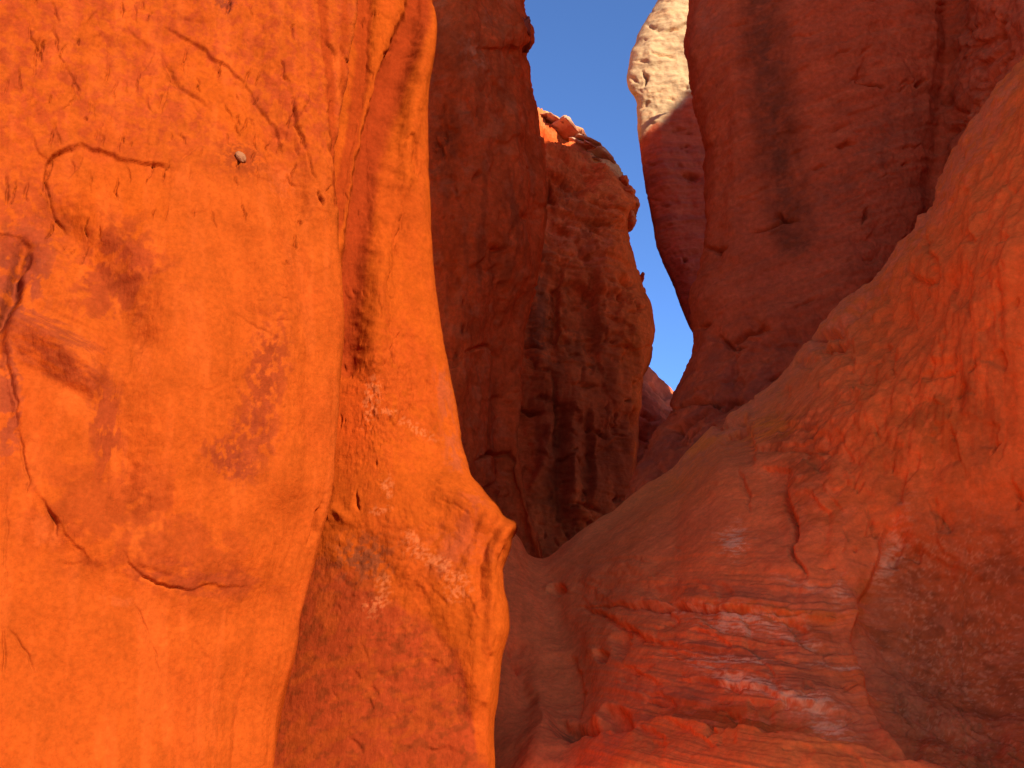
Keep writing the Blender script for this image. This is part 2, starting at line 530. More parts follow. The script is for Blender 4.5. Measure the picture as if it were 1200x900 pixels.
    s.tint(s.mottled(s.blob(150, 300, 60, 30, 0.75), 40, 20), (0.30, 0.040, 0.006), 0.6)
    def st(u, v_, a, b, r, col, k, lx=12, lz=20, rot=0.0):
        s.tint(s.mottled(s.blob(u, v_, a * 1.3, b * 1.3, r, 0.4), lx, lz, o=u, rot=rot), col, k)
    st(124, 500, 18, 60, -0.08, (0.244, 0.033, 0.006), 0.8, 10, 30)
    st(300, 450, 22, 62, 0.15, (0.244, 0.033, 0.006), 0.75, 9, 14)
    st(286, 520, 26, 36, 0.6, (0.252, 0.036, 0.007), 0.7, 9, 12)
    st(262, 545, 34, 16, 0.5, (0.237, 0.034, 0.007), 0.8, 7, 9)
    st(130, 325, 44, 52, 0.5, (0.252, 0.033, 0.006), 0.75, 20, 30)  # shading of the hollow under the arch, painted in
    st(60, 395, 60, 14, 0.45, (0.233, 0.035, 0.008), 0.7, 40, 5, -0.45)
    st(60, 425, 60, 10, 0.45, (0.233, 0.035, 0.008), 0.6, 40, 5, -0.45)
    st(20, 320, 36, 60, 0.3, (0.210, 0.034, 0.010), 0.85, 14, 20)  # shade of the recess left of the lip, painted in
    st(10, 470, 16, 70, 0.0, (0.231, 0.036, 0.009), 0.8, 14, 20)  # same painted recess shade, lower down
    st(25, 260, 50, 60, 0.0, (0.295, 0.040, 0.007), 0.6, 12, 12)  # same painted recess shade, at its upper end
    st(150, 620, 120, 60, 0.3, (0.266, 0.036, 0.005), 0.6, 40, 40)
    st(230, 680, 70, 16, 0.1, (0.244, 0.033, 0.007), 0.6, 30, 10)
    st(52, 625, 18, 16, 0.0, (0.483, 0.085, 0.010), 0.5)
    st(140, 703, 18, 6, 0.0, (0.483, 0.093, 0.014), 0.4)
    st(280, 195, 26, 18, 0.0, (0.217, 0.031, 0.005), 0.7, 8, 8)
    st(325, 215, 20, 16, 0.0, (0.462, 0.081, 0.012), 0.4, 6, 6)
    st(265, 5, 14, 12, 0.0, (0.187, 0.031, 0.009), 0.8, 6, 6)
    s.tint(sstep(-40, -220, s.U + 30 * s.w1), (0.882, 0.187, 0.024), 0.85)  # unseen stretch painted paler to bounce light onto the slope
    ob = s.build('sandstone_cliff', sandstone('near_wall_sandstone', 4.8, 1.2, 0.18, 0.5, 0.0, True), back=(-3.5, 5.5, 0.6), grade=(0.69, 0.69, 1.0))
    tag(ob, 'bright orange sandstone wall filling the left side with an arched scar and thin cracks', 'cliff')
    # the small pale pebble set in the wall
    k = np.argmin((s.U - 277) ** 2 + (s.V - 193) ** 2)
    c = s.Pd[3:].reshape(-1, 3)[k]; c = c + (EYE - c) / np.linalg.norm(EYE - c) * 0.016
    lump('pebble', c, (0.036, 0.018, 0.023), (0.24, 0.095, 0.04), 4.8, ob, rot=(0.0, 0.75, 0.5), rough=0.12)
    return s, ob


def lump(name, c, size, rgb, dref, parent=None, rot=(0, 0, 0), seed=1, rough=0.25, box=2.0, rgb2=None, mat=None, sub=40):
    """a small weathered boulder, knob or slab, on a superellipsoid grid"""
    th = np.linspace(0, 2 * np.pi, sub + 1)[:-1]; ph = np.linspace(-np.pi / 2, np.pi / 2, sub // 2 + 1)
    T, Pp = np.meshgrid(th, ph)
    def pw(x): return np.sign(x) * np.abs(x) ** (2.0 / box)
    X = np.stack([pw(np.cos(Pp)) * pw(np.cos(T)), pw(np.cos(Pp)) * pw(np.sin(T)), pw(np.sin(Pp))], -1)
    r = 1 + rough * fbm(X * 1.4 + seed * 9.1, 4, 0.55) + 0.10 * fbm(X * np.array([1, 1, 6.0]) + seed, 3)
    X = X * r[..., None] * np.array(size)
    from mathutils import Euler
    M = np.array(Euler(rot).to_matrix())
    X = X @ M.T + np.array(c)
    R, C = X.shape[:2]; idx = np.arange(R * C).reshape(R, C); nx = np.roll(idx, -1, axis=1)
    faces = np.stack([idx[:-1], nx[:-1], nx[1:], idx[1:]], -1).reshape(-1, 4).tolist()
    me = bpy.data.meshes.new(name); me.from_pydata(X.reshape(-1, 3).tolist(), [], faces)
    for p in me.polygons: p.use_smooth = True
    at = me.color_attributes.new('rock_colour', 'FLOAT_COLOR', 'POINT')
    col = np.ones((R * C, 4), np.float32)
    base = np.array(rgb)[None, :] * (1 + 0.25 * perlin(X.reshape(-1, 3) * 9 / max(size)))[:, None]
    if rgb2 is not None:
        t = sstep(-0.2, 0.2, (X[..., 2].ravel() - c[2]) / size[2] * 0.5 + 0.2 * perlin(X.reshape(-1, 3) * 5 / max(size)))[:, None]
        base = base * (1 - t) + np.array(rgb2) * t
    col[:, :3] = base
    at.data.foreach_set('color', col.ravel()); me.update()
    me.materials.append(mat or sandstone(name + '_stone', dref, 1.0, 0.2, 0.5))
    ob = bpy.data.objects.new(name, me); COL.objects.link(ob)
    if parent: ob.parent = parent
    return ob


# ================================================================== 2. orange buttress behind it
BUT_R = [(-760, 545), (-200, 522), (-40, 517), (0, 515), (25, 516), (60, 513), (85, 508), (105, 504), (160, 504), (230, 505),
         (290, 506), (340, 511), (380, 516), (430, 526), (480, 536), (530, 545), (556, 551), (575, 565), (592, 578), (608, 590),
         (622, 597), (640, 599), (656, 594), (672, 590), (690, 591), (712, 596), (735, 597), (756, 592), (770, 588), (800, 585),
         (822, 583), (846, 579), (870, 578), (900, 580), (960, 586), (1100, 580), (1500, 560)]


def buttress():
    q = QV(-220, 1500)
    def off(d): return [(v, u + d) for v, u in BUT_R]
    ctrl = [
        (200, 7.6, 'hid'), ([(-760, 350), (600, 330), (900, 280), (1500, 230)], [(-760, 6.9), (0, 6.5), (600, 6.3), (900, 6.0), (1500, 5.7)]),
        ([(-760, 400), (0, 395), (300, 390), (600, 375), (900, 330), (1500, 280)], [(-760, 6.8), (0, 6.2), (300, 6.0), (600, 6.05), (900, 5.85), (1500, 5.5)]),
        ([(-760, 450), (0, 440), (600, 440), (900, 430), (1500, 400)], [(-760, 6.9), (0, 6.25), (300, 6.1), (600, 5.95), (900, 5.75), (1500, 5.3)]),
        (off(-40), [(-760, 7.0), (0, 6.4), (300, 6.25), (500, 6.2), (620, 5.9), (900, 5.72), (1500, 5.2)]),
        (off(-12), [(-760, 7.1), (0, 6.5), (300, 6.35), (500, 6.28), (620, 5.92), (900, 5.76), (1500, 5.25)]),
        (BUT_R, [(-760, 7.3), (0, 6.65), (300, 6.5), (500, 6.42), (620, 6.1), (900, 5.95), (1500, 5.4)], 'hid'),
        (off(-18), [(-760, 8), (0, 7.4), (900, 6.9), (1500, 6.4)], 'hid'),
        (off(-90), 9.0),
    ]
    s = Skin(q, ctrl, 'v', 6.1, seed=2)
    s.h += 4 * s.n(140, 140, 330, 2) + 1.2 * s.n(45, 45, 80, 3, o=3)
    # two flutes that swing down from the top
    b1 = [(428, -200), (426, 0), (425, 80), (417, 140), (402, 220), (392, 260)]
    b2 = [(520, -200), (497, 0), (484, 40), (470, 75), (455, 120), (442, 170), (432, 225), (420, 290), (408, 350), (402, 420)]
    s.h -= 9 * s.band(b1, 11)
    s.ledge([(x + 4, y) for x, y in b1][::-1], 5, 14, 3, 0.02)
    s.h -= 20 * s.band(b2, 19, 0.2)
    s.ledge([(x - 18, y) for x, y in b2][::-1], 9, 28, 3, 0.02)
    s.h += 6 * s.band([(478, 200), (462, 260), (444, 340), (438, 430)], 10)
    s.h += 7 * s.band([(506, 0), (500, 60), (486, 130), (472, 220)], 9)
    s.groove([(473, 236), (471, 262), (462, 284)], 1.5, 4); s.groove([(464, 286), (468, 302)], 1.4, 3)
    s.ledge([(472, 168), (476, 160), (484, 158), (489, 166), (490, 190), (492, 208)], 5, 14)
    s.groove([(474, 161), (484, 158), (489, 168), (490, 196)], 1.4, 3)
    s.groove([(457, 320), (457, 338)], 1.4, 3); s.groove([(461, 402), (460, 430)], 2, 5)
    s.groove([(464, 350), (456, 346)], 1.2, 2); s.groove([(470, 385), (462, 398)], 1.3, 3)
    s.groove([(427, 16), (424, 28)], 1.2, 3); s.groove([(472, 48), (458, 56), (452, 62)], 1.4, 3); s.groove([(478, 28), (500, 52)], 1, 2)
    s.groove([(476, 58), (490, 57), (502, 62)], 1.2, 3); s.groove([(408, 218), (410, 232), (408, 246)], 1.5, 3)
    s.groove([(417, 575), (416, 590), (420, 600)], 2.2, 5); s.groove([(443, 548), (441, 540)], 1.6, 3)
    s.groove([(398, 422), (404, 432)], 1.5, 3); s.groove([(398, 486), (398, 500)], 1.5, 3)
    s.groove([(452, 484), (456, 494), (466, 500)], 2, 4)
    # rough break in the middle
    rr = s.mottled(s.blob(455, 470, 60, 90, 0.2), 14, 16, -0.3, 0.5)
    s.h += 2.6 * rr * s.n(9, 9, 12, 4, 0.65, 17)
    rr2 = s.blob(480, 660, 120, 90, 0.4)
    s.h += 1.1 * rr2 * s.n(11, 11, 11, 4, 0.65, 19) + 1.8 * rr2 * s.n(34, 34, 30, 3, 0.6, 23)
    s.h += 0.35 * s.n(7, 7, 9, 3, 0.6, 13)
    # hollow under the near wall edge, broken brow above it
    s.ledge([(410, 618), (440, 634), (462, 660), (500, 700), (530, 760), (545, 800), (560, 860)], 5, 90, 12, 0.1)
    s.h += 6 * s.band([(376, 608), (392, 596), (404, 606)], 8)
    s.groove([(372, 612), (384, 606)], 3, 8)
    # the rolled lip with curling folds at the corner
    s.h += 8 * s.band([(520, 575), (560, 596), (590, 618)], 14)
    s.h += 5 * s.band([(596, 618), (582, 632), (577, 655), (577, 690), (574, 740), (566, 820)], 6)
    s.h -= 7 * s.band([(582, 612), (569, 640), (562, 664), (560, 700)], 7)
    s.h -= 3 * s.band([(560, 610), (548, 640), (535, 664)], 6)
    s.h -= 5 * s.band([(592, 645), (586, 668)], 4)
    for k, (a, b) in enumerate([((505, 572), (560, 598)), ((510, 584), (556, 606)), ((514, 560), (566, 586)), ((500, 566), (546, 580))]):
        s.groove([a, b], 1.2, 1.4)
    s.h += 4 * s.band([(560, 700), (556, 760), (560, 830), (575, 890)], 9) - 4 * s.band([(573, 770), (566, 800), (562, 850)], 5)
    s.h += 1.0 * sstep(540, 620, s.V) * sstep(540, 570, s.U) * fbm(np.stack([s.U / 12.0 + s.V / 90.0, s.V / 150.0, s.V * 0], -1), 3)
    rng = np.random.RandomState(5)
    scatter_chips(s, rng, 34, (400, 380, 550, 880), (14, 44), (10, 80), (0.8, 2.2), (10, 30), 2)
    scatter_chips(s, rng, 14, (400, 0, 505, 380), (14, 40), (70, 110), (1, 2.5), (8, 20))
    scatter_cracks(s, rng, 30, (400, 10, 505, 560), (5, 18), (75, 110), (0.7, 1.2), (0.8, 2.4))
    scatter_cracks(s, rng, 20, (380, 560, 560, 880), (6, 22), (20, 70), (0.8, 1.2), (0.5, 1.4))
    # --- colour
    s.rgb[:] = (0.40, 0.062, 0.004)
    s.tint(sstep(-0.1, 0.7, s.n(60, 60, 120, 4, 0.55, 31)), DEEP, 0.35)
    s.tint(s.band(b2, 18, 1.5), (0.27, 0.030, 0.001), 0.9)  # shade of the flute face turned from the sun, painted in
    s.tint(s.band(b1, 10, 1.2), (0.30, 0.035, 0.002), 0.85)  # painted shade of the other flute
    s.tint(s.mottled(s.blob(455, 460, 80, 110), 12, 14, -0.2, 0.4, 3), (0.40, 0.054, 0.005), 0.7)
    s.tint(s.blob(415, 480, 26, 70, 0.1, 0.4), (0.40, 0.048, 0.003), 0.7)
    # dark varnished patch low down
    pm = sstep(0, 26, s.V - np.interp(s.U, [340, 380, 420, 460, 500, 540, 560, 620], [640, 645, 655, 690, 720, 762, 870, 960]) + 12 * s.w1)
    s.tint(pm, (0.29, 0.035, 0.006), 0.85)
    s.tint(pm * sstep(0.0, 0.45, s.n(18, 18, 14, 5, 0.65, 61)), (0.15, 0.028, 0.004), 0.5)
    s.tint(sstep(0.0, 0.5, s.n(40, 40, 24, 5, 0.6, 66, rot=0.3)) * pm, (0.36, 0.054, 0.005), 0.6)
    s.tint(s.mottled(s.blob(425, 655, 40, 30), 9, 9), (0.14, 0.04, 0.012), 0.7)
    s.tint(s.mottled(s.band([(518, 440), (524, 490), (534, 545)], 12), 8, 40), (0.28, 0.055, 0.014), 0.5)
    s.tint(s.mottled(s.band([(555, 590), (535, 640), (520, 665)], 16), 10, 20), (0.32, 0.052, 0.010), 0.6)
    s.tint(s.mottled(s.blob(535, 640, 44, 26), 12, 12), (0.40, 0.068, 0.012), 0.5)
    # pale salts
    for (u, v_, a, b, r) in [(435, 468, 10, 30, 0.2), (455, 482, 10, 5, 0), (488, 502, 26, 6, 0.5), (454, 572, 8, 14, 0), (445, 600, 14, 6, 0), (485, 632, 14, 8, 0.6),
                             (505, 655, 34, 10, 0.5), (530, 672, 22, 10, 0.5), (535, 695, 14, 12, 0), (440, 705, 20, 10, -0.8), (448, 682, 10, 10, 0)]:
        s.tint(s.mottled(s.blob(u, v_, a * 1.2, b * 1.2, r, 0.3), 5, 4, 0.15, 0.5, u), (0.58, 0.15, 0.030), 0.5)
    ed = curve(BUT_R, np.clip(s.V.ravel(), -760, 1500)).reshape(s.V.shape) - s.U
    s.h *= 1 - 0.75 * sstep(20, 2, ed) * sstep(640, 680, s.V)
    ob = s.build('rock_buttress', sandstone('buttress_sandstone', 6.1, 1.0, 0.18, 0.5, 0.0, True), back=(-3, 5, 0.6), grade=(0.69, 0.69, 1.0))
    tag(ob, 'orange sandstone buttress with two dark flutes between the near left wall and the notch', 'rock buttress')
    return s, ob


# ================================================================== 3. the saddle and the ramp to the right
CREST = [(540, 600), (575, 612), (597, 628), (610, 644), (622, 650), (634, 651), (648, 645), (665, 632), (690, 613), (718, 599), (742, 580),
         (765, 563), (790, 546), (806, 528), (822, 512), (842, 492), (862, 480), (885, 466), (912, 446), (928, 428),
         (942, 408), (962, 385), (985, 360), (1008, 344), (1030, 322), (1050, 296), (1068, 268), (1088, 240), (1100, 218), (1115, 190),
         (1126, 168), (1136, 148), (1155, 128), (1176, 104), (1200, 76), (1260, 0), (1400, -160), (1700, -420), (2300, -760)]


def ramp():
    q = fine_axis(540, 2300, 540, 1208, 1.4, 50)
    c = CREST
    def cr(f, base): return [(u, v + f * (base(u) - v)) for u, v in c]
    bot = lambda u: 1500
    DC = [(540, 9.0), (600, 8.8), (635, 8.7), (700, 8.9), (800, 9.2), (930, 9.1), (1050, 8.5), (1200, 7.3), (1500, 5.6), (2300, 3.4)]
    def dd(x): return [(u, d + x) for u, d in DC]
    def below(px, dv): return ([(u, v + px) for u, v in c], dv)
    def at(v, frac_pts): return ([(u, max(vc + 60, v)) if False else (u, v) for u, vc in c], frac_pts)
    # rows at fixed fractions between crest and v=900, then below the frame
    def fr(f, D): return ([(u, v + f * (900 - v)) for u, v in c], D)
    ctrl = [
        ([(u, v + 210) for u, v in c], dd(3.6), 'hid'),
        ([(u, v + 45) for u, v in c], dd(1.3), 'hid'),
        (c, DC),
        ([(u, v + 12) for u, v in c], dd(-0.45)),
        fr(0.12, [(540, 8.2), (635, 8.1), (750, 7.7), (930, 7.5), (1050, 7.1), (1200, 6.1), (1500, 4.8), (2300, 3.2)]),
        fr(0.30, [(540, 7.7), (635, 7.7), (750, 7.0), (930, 6.6), (1050, 6.35), (1200, 5.7), (1500, 4.5), (2300, 3.1)]),
        fr(0.50, [(540, 7.3), (635, 7.3), (750, 6.5), (930, 6.0), (1050, 6.0), (1200, 5.7), (1500, 4.4), (2300, 3.0)]),
        fr(0.70, [(540, 7.0), (635, 6.9), (750, 6.1), (930, 5.5), (1050, 5.75), (1200, 5.7), (1500, 4.3), (2300, 2.9)]),
        fr(0.86, [(540, 6.8), (635, 6.5), (750, 5.7), (930, 5.1), (1050, 5.3), (1200, 5.4), (1500, 4.1), (2300, 2.8)]),
        fr(1.0, [(540, 6.7), (635, 6.2), (750, 5.3), (930, 4.75), (1050, 4.75), (1200, 4.8), (1500, 3.9), (2300, 2.7)]),
        (1120, [(540, 6.5), (635, 5.7), (750, 4.8), (930, 4.2), (1200, 4.0), (1500, 3.5), (2300, 2.6)]),
        (1500, [(540, 6.3), (635, 5.0), (750, 4.2), (930, 3.7), (1200, 3.4), (1500, 3.1), (2300, 2.5)]),
    ]
    s = Skin(q, ctrl, 'u', 6.5, seed=3, fine=1.4)
    s.gk = 1.6
    U, V = s.U, s.V
    s.h += 5 * s.n(180, 180, 180, 3) + 1.6 * s.n(50, 50, 40, 3, o=3)
    s.h += 0.25 * s.n(8, 8, 8, 3, 0.6, 13)
    rt = sstep(820, 960, U + 15 * s.w1)
    s.h += rt * (2.4 * s.n(46, 46, 70, 3, 0.5, 15) + 0.5 * s.n(14, 14, 16, 4, 0.6, 16))
    # vertical flutes high on the right
    vf = sstep(900, 1000, U) * sstep(640, 480, V)
    s.h += vf * 4.5 * s.n(26, 26, 240, 3, 0.55, 18, rot=-0.12)
    s.h += vf * 2.0 * ridged(s.Q / np.array([60, 60, 190.0]) + 9, 2)
    # bedding that wraps the lower slope
    lo = sstep(650, 700, V) * sstep(660, 780, U) * sstep(1080, 1020, U)
    bed = s.n(420, 420, 10, 4, 0.6, 71, rot=-0.08)
    s.h += lo * (0.9 * bed + 0.7 * np.floor(bed * 3) / 3)
    mid = sstep(600, 660, V) * sstep(640, 700, U) * sstep(1000, 900, U)
    s.h += 1.0 * mid * s.n(500, 500, 7, 3, 0.5, 72, rot=-0.1)
    # gully, ridge beside it
    s.h -= 6 * s.band([(622, 652), (640, 690), (660, 735), (668, 780), (672, 830), (658, 880), (640, 930), (620, 1000)], 20)
    s.h += 8 * s.band([(600, 650), (618, 700), (636, 770), (638, 850), (620, 920)], 20)
    s.h -= 6 * s.band([(606, 760), (612, 790), (618, 820)], 9)
    s.ledge([(668, 760), (672, 800), (672, 834)], 6, 16, 2)
    # pockets
    for (u, v_, a, b, d) in [(652, 690, 8, 6, 13), (698, 765, 7, 6, 13), (722, 748, 9, 17, 8), (718, 846, 18, 9, 24), (716, 836, 13, 12, 12), (662, 850, 13, 11, 13), (606, 778, 5, 7, 6)]:
        s.swell(u, v_, a, b, -d * 1.3, 0.0, 0.5)
        s.swell(u - a * 1.1, v_ - b * 0.7, a * 0.8, b * 0.8, d * 0.35)
    s.ledge([(640, 858), (668, 848), (700, 852), (722, 851), (738, 846), (770, 842), (810, 844), (836, 852), (880, 853), (950, 862), (1010, 875), (1080, 895)][::-1], 9, 60, 2, 0.04)
    s.groove([(640, 860), (668, 850), (700, 853), (722, 853)], 4, 6)
    # horizontal steps
    s.ledge([(672, 708), (700, 716), (730, 730), (762, 745), (800, 756), (860, 758)], 5, 24)
    s.groove([(672, 708), (700, 716), (730, 730), (758, 744)], 2, 3)
    s.ledge([(700, 709), (780, 707), (860, 710), (930, 716), (1000, 722)], 6, 34)
    s.groove([(680, 709), (760, 707), (860, 709), (950, 714)], 2, 5)
    s.ledge([(805, 712), (818, 722), (840, 735), (890, 745), (950, 756), (1010, 768)][::-1], 5, 22)
    s.groove([(838, 736), (862, 738), (890, 746)], 1.5, 3)
    s.ledge([(780, 795), (830, 790), (880, 800), (940, 820), (1000, 835)], 5, 22)
    s.groove([(832, 846), (836, 858), (830, 866)], 2, 4)
    # crack above the layered zone, ledges by the crest
    s.groove([(920, 548), (916, 566), (919, 584), (929, 606), (930, 622), (925, 645), (936, 658), (944, 668)], 2.2, 7)
    s.ledge([(920, 548), (916, 566), (919, 584), (929, 606), (930, 622), (925, 645)], 5, 30)
    s.groove([(864, 548), (872, 570), (878, 596)], 2, 3)
    s.ledge([(880, 528), (900, 524), (950, 516), (980, 505)], 4, 16)
    s.groove([(880, 528), (930, 526), (985, 527)], 1.4, 2.5)
    s.ledge([(880, 500), (884, 530), (884, 548)], 5, 26)
    for a, v0 in [(832, 498), (838, 508), (950, 398), (960, 412)]:
        s.groove([(a, v0), (a + 20, v0 - 7), (a + 44, v0 - 12)], 2.2, 10)
        s.ledge([(a, v0), (a + 20, v0 - 7), (a + 44, v0 - 12)], 9, 16)
    s.groove([(1052, 312), (1034, 340), (1000, 372), (960, 402)], 3, 6)
    s.groove([(1100, 208), (1086, 240), (1068, 262)], 3, 5)
    s.swell(1092, 312, 20, 30, 9, 0.2, 0.3); s.groove([(1070, 320), (1090, 336), (1102, 330), (1106, 310), (1094, 292)], 2.2, 5)
    s.groove([(1143, 320), (1138, 350), (1142, 378)], 2, 4)
    s.groove([(1092, 440), (1108, 438), (1122, 430)], 1.8, 3); s.groove([(1135, 436), (1146, 430)], 1.5, 3)
    s.groove([(1056, 390), (1046, 420), (1054, 450)], 1.8, 3)
    s.swell(1180, 300, 40, 60, 10); s.swell(1010, 480, 60, 60, 8)
    # the alcove low on the right: its brow, its sunken belly and the rolled rim below
    s.swell(1150, 745, 135, 105, -34, 0.35, 0.15)
    s.ledge([(1190, 905), (1120, 902), (1075, 886), (1040, 850), (1022, 812), (1010, 770), (1004, 735), (1012, 700), (1022, 684), (1032, 650), (1036, 610), (1056, 592)], 10, 70, 4, 0.05)
    s.h += 7 * s.band([(1002, 700), (999, 745), (1012, 800), (1034, 850), (1068, 890), (1130, 925)], 13)
    s.h += 5 * s.band([(1012, 720), (1034, 752), (1076, 792), (1130, 812), (1200, 822)], 13)
    s.h -= 3 * s.band([(1034, 700), (1060, 780), (1110, 840), (1200, 870)], 20)
    al = s.blob(1130, 720, 130, 130, 0, 0.4)
    s.h += al * (1.2 * s.n(40, 40, 22, 3, 0.6, 81, rot=-0.3) + 0.7 * s.n(9, 9, 8, 3, 0.6, 82))
    rng = np.random.RandomState(9)
    scatter_chips(s, rng, 60, (930, 200, 1200, 640), (14, 50), (50, 130), (2, 6), (10, 34))
    scatter_chips(s, rng, 30, (780, 380, 1000, 560), (14, 60), (-30, 5), (2, 6), (8, 20))
    scatter_chips(s, rng, 40, (700, 690, 1010, 880), (20, 80), (-4, 14), (1.5, 5), (8, 18))
    scatter_chips(s, rng, 8, (1060, 600, 1200, 760), (14, 50), (-10, 50), (1.0, 2.5), (10, 26))
    scatter_chips(s, rng, 24, (590, 660, 1000, 700), (20, 70), (-10, 16), (1, 2.2), (10, 30), 2.5)
    scatter_cracks(s, rng, 46, (940, 240, 1200, 640), (6, 24), (70, 120), (0.8, 1.6), (0.8, 3.0))
    scatter_cracks(s, rng, 34, (740, 560, 1000, 880), (8, 40), (-8, 14), (0.8, 1.4), (0.8, 2.2))
    scatter_cracks(s, rng, 24, (1000, 120, 1200, 330), (8, 28), (100, 140), (0.8, 1.6), (1, 3.0))
    # --- colour
    s.rgb[:] = (0.72, 0.148, 0.058)
    s.tint(sstep(-0.1, 0.6, s.n(120, 120, 60, 4, 0.55, 31)), (0.62, 0.132, 0.06), 0.6)
    s.tint(sstep(780, 640, U + 25 * s.w1) * sstep(560, 720, V), (0.80, 0.165, 0.070), 0.8)
    org = sstep(900, 1040, U + 30 * s.w1 + 20 * s.w2) * sstep(720, 560, V)
    s.tint(org, (0.68, 0.124, 0.036), 0.9)
    s.tint(s.mottled(s.band([(1180, 100), (1100, 230), (1040, 310), (960, 390), (860, 485), (800, 540)], 26), 24, 14), (0.62, 0.135, 0.085), 0.6)
    s.tint(s.mottled(s.blob(950, 560, 60, 80, 0.2), 30, 20), (0.56, 0.095, 0.03), 0.7)
    s.tint(s.mottled(s.blob(985, 600, 50, 60, 0.2), 30, 20), (0.64, 0.12, 0.035), 0.7)
    s.tint(s.mottled(s.blob(925, 505, 60, 26, -0.2), 40, 6, rot=0.2), (0.34, 0.065, 0.030), 0.8)
    s.tint(s.mottled(s.blob(900, 500, 50, 20, -0.2), 40, 6, -0.1, 0.5, 7, rot=0.2), (0.80, 0.17, 0.03), 0.75)
    s.tint(s.mottled(s.blob(820, 520, 34, 12, -0.5), 30, 8, -0.3, 0.2), (0.80, 0.17, 0.03), 0.7)
    s.tint(s.mottled(s.blob(945, 545, 30, 24, -0.6), 20, 8), (0.36, 0.075, 0.030), 0.7)
    s.tint(s.mottled(s.blob(800, 562, 60, 24, -0.6), 14, 14), (0.80, 0.15, 0.04), 0.6)
    s.tint(s.mottled(s.blob(1090, 500, 80, 70), 20, 30), (0.36, 0.075, 0.02), 0.6)
    s.tint(s.mottled(s.blob(1150, 470, 40, 120), 14, 80), (0.34, 0.075, 0.03), 0.5)
    # stained alcove with pale grains
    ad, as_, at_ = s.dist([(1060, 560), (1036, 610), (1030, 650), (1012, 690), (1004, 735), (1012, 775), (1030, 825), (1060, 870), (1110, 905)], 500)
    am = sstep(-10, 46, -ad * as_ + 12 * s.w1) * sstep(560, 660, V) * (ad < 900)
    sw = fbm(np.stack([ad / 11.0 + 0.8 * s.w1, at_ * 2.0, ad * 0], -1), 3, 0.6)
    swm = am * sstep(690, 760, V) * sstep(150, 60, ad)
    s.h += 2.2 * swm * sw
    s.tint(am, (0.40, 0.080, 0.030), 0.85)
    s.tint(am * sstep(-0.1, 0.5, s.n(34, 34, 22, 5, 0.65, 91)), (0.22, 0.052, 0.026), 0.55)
    s.tint(am * sstep(0.12, 0.5, s.n(16, 16, 9, 5, 0.7, 92, rot=-0.3)), (0.50, 0.14, 0.08), 0.4)
    s.tint(am * sstep(0.3, 0.6, s.n(5, 5, 4, 3, 0.7, 93) + 0.3 * s.n(60, 60, 40, 2, 0.5, 95)), (0.66, 0.26, 0.16), 0.4)
    s.tint(swm * sstep(0.0, 0.5, sw), (0.50, 0.13, 0.07), 0.5)
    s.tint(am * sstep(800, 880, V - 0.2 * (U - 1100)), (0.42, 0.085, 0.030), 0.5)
    s.tint(s.mottled(s.band([(1012, 720), (1034, 752), (1076, 792), (1130, 812), (1200, 822)], 16), 16, 8), (0.52, 0.14, 0.07), 0.5)
    # layered zone: brown beds, rust beds, salt, and bounced light painted orange
    s.tint(lo * sstep(-0.1, 0.5, s.n(300, 300, 26, 3, 0.5, 94, rot=-0.08)), (0.56, 0.13, 0.07), 0.6)
    for (u, v_, a, b, r, col, k) in [(850, 690, 90, 8, 0.05, (0.34, 0.095, 0.060), 0.6), (880, 762, 110, 11, 0.12, (0.34, 0.09, 0.058), 0.7),
                                     (790, 822, 60, 24, -0.1, (0.36, 0.095, 0.06), 0.6), (900, 790, 90, 14, 0.1, (0.30, 0.08, 0.05), 0.5),
                                     (870, 838, 90, 16, 0.12, (0.40, 0.075, 0.018), 0.8), (900, 868, 150, 14, 0.1, (0.74, 0.17, 0.05), 0.75),  # last entry: bounced light on the upward ledge, painted orange
                                     (1010, 800, 22, 40, -0.3, (0.68, 0.12, 0.04), 0.7), (930, 712, 110, 8, 0.08, (0.64, 0.13, 0.025), 0.6),
                                     (960, 740, 40, 16, 0.0, (0.54, 0.09, 0.03), 0.6), (1020, 690, 14, 20, 0, (0.58, 0.12, 0.03), 0.7)]:
        s.tint(s.mottled(s.blob(u, v_, a * 1.15, b * 1.3, r, 0.3), 40, 8, -0.2, 0.3, u), col, k)
    for (u, v_, a, b, r, k) in [(860, 716, 60, 9, 0.1, 0.8), (850, 728, 34, 5, 0.05, 0.8), (930, 740, 34, 6, 0.2, 0.6), (850, 768, 46, 6, 0.06, 0.9), (862, 792, 34, 7, 0.2, 0.9),
                                (840, 782, 40, 4, 0.25, 0.8), (905, 805, 46, 7, 0.35, 0.7), (950, 818, 30, 10, 0.2, 0.8), (975, 845, 30, 10, 0.3, 0.6), (860, 632, 16, 16, 0.5, 0.75), (985, 778, 40, 4, 0.2, 0.6),
                                (1046, 640, 12, 40, 0.3, 0.5), (988, 690, 10, 16, 0, 0.5), (940, 680, 34, 6, 0.2, 0.35), (1014, 765, 5, 16, 0, 0.5)]:
        s.tint(s.mottled(s.blob(u, v_, a * 1.3, b * 1.4, r, 0.0), 16, 2.2, 0.05, 0.5, u * 1.3, 5, rot=-0.12), (0.82, 0.42, 0.31), k * 0.9)
    low = sstep(0, 14, V - np.interp(U, [560, 700, 740, 836, 950, 1080, 1200], [960, 900, 852, 850, 862, 895, 960]) + 6 * s.w1)
    s.tint(low * sstep(1110, 1060, U), (0.78, 0.17, 0.055), 0.75)  # upward ledge painted brighter orange for the light it catches
    for (u, v_) in [(646, 688), (690, 763)]:
        s.tint(s.mottled(s.blob(u, v_, 9, 7), 6, 6), (0.72, 0.22, 0.10), 0.5)
    s.tint(s.mottled(s.blob(660, 852, 18, 16), 9, 9), (0.14, 0.05, 0.035), 0.6)
    s.h *= 1.30
